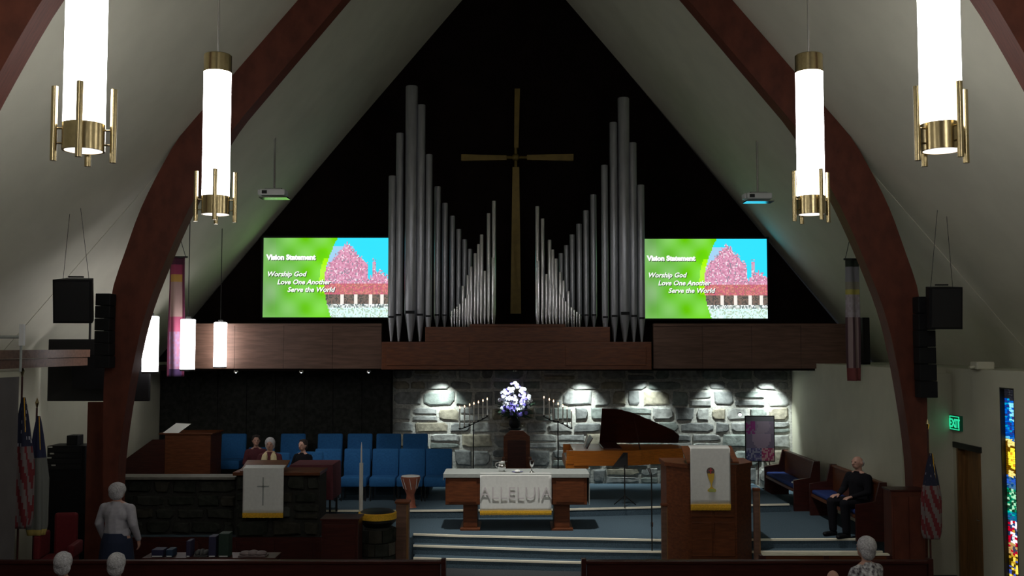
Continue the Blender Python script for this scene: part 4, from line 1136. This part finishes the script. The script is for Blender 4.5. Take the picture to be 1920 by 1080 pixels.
# ------------------------------------------------------------------ pews
def nave_pew(x0, x1, D, label, group='front nave pews'):
    t = thing('nave_pew', label, 'pew', ((x0+x1)/2, D, 0), 0, group); w_ = (x1-x0)/2
    b = box('backrest', M['dwood'], t, -w_+.04, 0, .35, w_-.04, .04, .88)
    box('top_rail', M['dwood'], t, -w_, -.02, .86, w_, .06, .91, bev=.012)
    box('seat', M['dwood'], t, -w_+.04, .04, .40, w_-.04, .48, .45)
    box('seat_pad', M['burg'], t, -w_+.06, .06, .45, w_-.06, .47, .49, bev=.015)
    for s in (-1, 1):
        MB().prism([(s*w_-.03, -.04, 0), (s*w_-.03, .5, 0), (s*w_-.03, .5, .55), (s*w_-.03, .12, .62), (s*w_-.03, .06, .93), (s*w_-.03, -.04, .93)], (.06, 0, 0)).build('end_panel', M['dwood'], t)
    k = box('book_rack', M['dwood'], t, -w_+.1, -.12, .55, w_-.1, -.02, .57)
    box('rack_rail', M['dwood'], k, -w_+.1, -.13, .57, w_-.1, -.11, .68)
nave_pew(-6.95, X(833, 13.3), 13.3, 'dark wooden front pew left of the centre aisle')
nave_pew(X(1093, 13.3), X(1735, 13.3), 13.3, 'dark wooden front pew right of the centre aisle')
nave_pew(-6.95, X(833, 13.3), 11.25, 'second dark pew left of the aisle, below the picture edge under the two seated people')
nave_pew(X(1093, 13.3), 5.6, 11.25, 'second dark pew right of the aisle, below the picture edge under the patterned blouse')
# front screens (frontals) before the first pews
D = 14.9
t = thing('pew_frontal', 'low dark wooden pew frontal right of the aisle below the pulpit', 'panel', (X(1440, D), D, 0))
a, b = X(1425, D)-X(1440, D), X(1660, D)-X(1440, D)
box('panel', M['wood'], t, a, 0, .05, b, .05, Z(1036, D)-.04); box('cap', M['nos'], t, a, -.02, Z(1036, D)-.04, b, .07, Z(1036, D)-.02)
for x in (a, (a+b)/2, b): box('stile', M['dwood'], t, x-.04, -.02, 0, x+.04, .07, Z(1036, D)-.04)
# wood casing at the right arch foot
D = 15.45
t = thing('wooden_cabinet', 'tall dark red panelled cabinet standing before the right arch foot', 'cabinet', (X(1697, D), D, 0))
hw = 31*D/1900; zt = Z(921, D)
box('carcass', M['arch'], t, -hw, 0, 0, hw, .33, zt, bev=.01); box('top', M['dwood'], t, -hw-.02, -.02, zt, hw+.02, .34, zt+.025)
for s in (-1, 1): box('door', M['arch'], t, min(0, s*hw*.92)+.01, -.014, .1, max(0, s*hw*.92)-.01, 0, zt-.08)
# panel beside left arch foot
D = 16.5
t = thing('wooden_screen', 'dark red wooden screen standing behind the left arch foot', 'screen', (X(182, D), D, 0))
box('panel', M['arch'], t, X(166, D)-X(182, D), 0, 0.03, X(200, D)-X(182, D), .08, Z(754, D)); box('foot', M['dwood'], t, -.18, -.08, 0, .18, .2, .04)

# chancel side pews
def side_pew(x, y0, y1, z, rz, label):
    L = (y1-y0)/2
    t = thing('chancel_pew', label, 'pew', (x, (y0+y1)/2, z), rz, 'pews along the right chancel wall')
    box('backrest', M['wood'], t, .42, -L, .35, .47, L, .93); box('top_rail', M['wood'], t, .40, -L-.02, .92, .50, L+.02, .96, bev=.01)
    box('seat', M['wood'], t, 0, -L, .36, .44, L, .41); box('cushion', M['dblue'], t, .01, -L+.03, .41, .42, L-.03, .49, bev=.03)
    for s in (-1, 1):
        MB().prism([(-.02, s*L-.03, 0), (.5, s*L-.03, 0), (.5, s*L-.03, .97), (.38, s*L-.03, .97), (.3, s*L-.03, .65), (-.02, s*L-.03, .6)], (0, .06, 0)).build('end_panel', M['dwood'], t)
side_pew(5.55, 20.1, 22.4, A_, .0, 'brown chancel pew with navy cushion by the end of the stone wall')
side_pew(5.72, 17.0, 19.6, A_, 0, 'brown chancel pew with navy cushion on which the elderly person sits')
# book on pew
t = thing('service_book', 'small pale booklet lying on the far chancel pew cushion', 'book', (5.72, 20.5, A_+.49))
box('cover', M['paper'], t, -.1, -.08, 0, .1, .08, .015); box('pages', M['paper'], t, -.095, -.075, .015, .095, .075, .025)
# low cloth table under the seated man region
# ------------------------------------------------------------------ flags
def flag(px, D, ytop, ycl0, ycl1, zf, kind, label, wd=.17):
    x = X(px, D); h = Z(ytop, D)-zf
    t = thing('flag', label, 'flag', (x, D, zf))
    MB().tube([(0, 0, 0), (0, 0, h)], .015, 8).build('pole', M['dwood'], t)
    MB().lathe([(.17, 0), (.15, .04), (.04, .07), (.03, .14)], n=18).build('base', M['brass'], t, True)
    MB().lathe([(.0, h+.16), (.03, h+.08), (.01, h)], n=8).build('finial', M['brass'], t)
    z1, z0 = Z(ycl0, D)-zf, Z(ycl1, D)-zf; H = z1-z0
    def shp(u, v):
        a = u*2*PI; r = wd*(.12+.88*min(1, (1-v)*1.9)**.8)*(1 if v > .08 else .8+.2*v/.08)
        rr = r*(1+.22*math.sin(a*5+v*2))
        return (.03+rr*math.cos(a), rr*.6*math.sin(a), z0+H*v)
    def fc(u, v):
        if kind == 'us':
            if v > .62: return (.012, .015, .04) if random.random() > .04 else (.3, .3, .35)
            return (.15, .015, .02) if int((u*1.0+v*.55)*13) % 2 else (.17, .14, .14)
        if v > .66: return (.015, .02, .06)
        return (.16, .17, .155) if v > .04 else (.5, .38, .1)
    color_grid('cloth', 1, 1, 40, 40, fc, M['attr'], t, shape=shp, solid=.006)
    MB().tube([(.05, -.03, z1), (.09, -.05, z1-.5)], .006, 6).build('tassel_cord', M['yel'], t)
flag(42, 14.9, 706, 745, 990, 0, 'us', 'red and white striped flag with dark canton at far left', .15)
flag(71, 15.35, 765, 780, 1003, 0, 'ch', 'white flag with dark blue corner right of the striped flag at far left', .145)
flag(1737, 15.2, 805, 850, 1010, 0, 'us', 'red and white flag hanging beside the right arch foot', .13)
# exit sign
t = thing('exit_sign', 'green glowing EXIT sign above the brown door', 'sign', (WR-.002, 16.35, 0)); ez = Z(793, 16.35)
ge = mat('lit_green', (.03, .85, .42), .4, emit=.8)
box('housing', mat('sign_green', (.0, .16, .08), .5), t, -.05, -.19, ez-.12, .0, .19, ez+.12)
mb = MB()
for a_ in ((-.17, .095, .17, .108), (-.17, -.108, .17, -.095), (-.17, -.1, -.155, .1), (.155, -.1, .17, .1)): mb.box(-.056, a_[0], ez+a_[1], -.05, a_[2], ez+a_[3])
mb.build('lit_border', ge, t)
text_mesh('lettering', 'EXIT', .19, ge, t, (-.054, 0, ez-.068), rot=(PI/2, 0, -PI/2), align='CENTER', bold=.004, ext=.003)
D = 16.6
t = thing('electronics_cabinet', 'tall dark equipment cabinet with small silver fronts left of the left arch leg', 'cabinet', (X(128, D), D, 0))
zt = Z(836, D); xa, xb = X(92, D)-X(128, D), X(163, D)-X(128, D)
box('carcass', M['black'], t, xa, 0, 0, xb, .45, zt, bev=.01)
for k in range(4): box('device', M['bplast'], t, xa+.02, -.02, zt-.10-.09*k, xb-.05, .0, zt-.03-.09*k)
for dx, py in ((.06, 838), (.09, 850), (.05, 858), (.12, 872)): box('silver_front', M['chrome'], t, xa+dx-.03, -.03, Z(py, D)-.012, xa+dx+.04, -.02, Z(py, D)+.012)
t = thing('black_box', 'small black box on top of the equipment cabinet by the left arch', 'box', (X(134, D), D+.2, zt))
box('body', M['black'], t, -.09, -.12, 0, .09, .12, .16, bev=.01); box('front', M['bplast'], t, -.07, -.13, .02, .07, -.12, .14)
# red chair
D = 15.6
t = thing('armchair', 'red upholstered armchair left of the standing person', 'armchair', (X(121, D), D-.1, 0), .15)
box('backrest', M['red'], t, -.14, .30, .45, .20, .40, Z(966, D), bev=.04); box('seat', M['red'], t, -.24, -.2, .34, .24, .34, .5, bev=.04)
for s in (-1, 1): box('armrest', M['red'], t, s*.24-.05, -.2, .5, s*.24+.05, .34, .86 if s < 0 else .7, bev=.03)
for sx in (-.2, .2):
    for y in (-.15, .3): MB().tube([(sx, y, 0), (sx, y, .36)], .02, 8).build('leg', M['dwood'], t)
# side table with books
D = 14.3
t = thing('side_table', 'long low dark table behind the left front pew', 'table', (X(400, D), D, 0)); zt = Z(1042, D)
box('top', M['dwood'], t, X(280, D)-X(400, D), -.15, zt-.04, X(525, D)-X(400, D), .25, zt, bev=.006)
for x in (X(284, D)-X(400, D), X(520, D)-X(400, D)):
    for y in (-.12, .2): box('leg', M['dwood'], t, x-.025, y-.02, 0, x+.025, y+.02, zt-.04)
bk = [(306, .16, .10, (.012, .012, .05), 'low navy box'), (328, .09, .10, (.01, .03, .07), 'small blue book'), (363, .06, .22, (.02, .015, .05), 'upright violet folder'),
      (385, .12, .12, (.06, .06, .06), 'grey folded bag'), (407, .10, .28, (.02, .02, .06), 'tall violet-blue folder'), (428, .14, .32, (.01, .03, .02), 'tall dark green box'), (480, .24, .10, (.18, .14, .14), 'crumpled pale cloth')]
for px, w_, h_, c, nm_ in bk:
    nme = 'folded_cloth' if 'cloth' in nm_ else 'folder' if 'folder' in nm_ else 'box' if 'box' in nm_ else 'bag' if 'bag' in nm_ else 'book'
    t = thing(nme, nm_+' on the low table behind the left front pew', nme.split('_')[-1], (X(px, D), D, zt))
    m = mat('cover_%d' % px, c, .7, noise=.2, scale=20)
    if nme in ('folded_cloth', 'bag'):
        mb = MB()
        for k in range(3): mb.ball((w_*(k-1)*.45, 0, h_*.35), (w_*.35, .1, h_*(.35+.1*(k % 2))), 8)
        mb.build('folds', m, t, True); box('flat_layer', m, t, -w_*.8, -.1, 0, w_*.8, .1, .02, bev=.008)
    else:
        box('cover', m, t, -w_/2, -.1, 0, w_/2, .1, h_, bev=.006); box('page_block', M['paper'], t, -w_/2+.01, -.103, .008, w_/2-.01, -.09, .02)
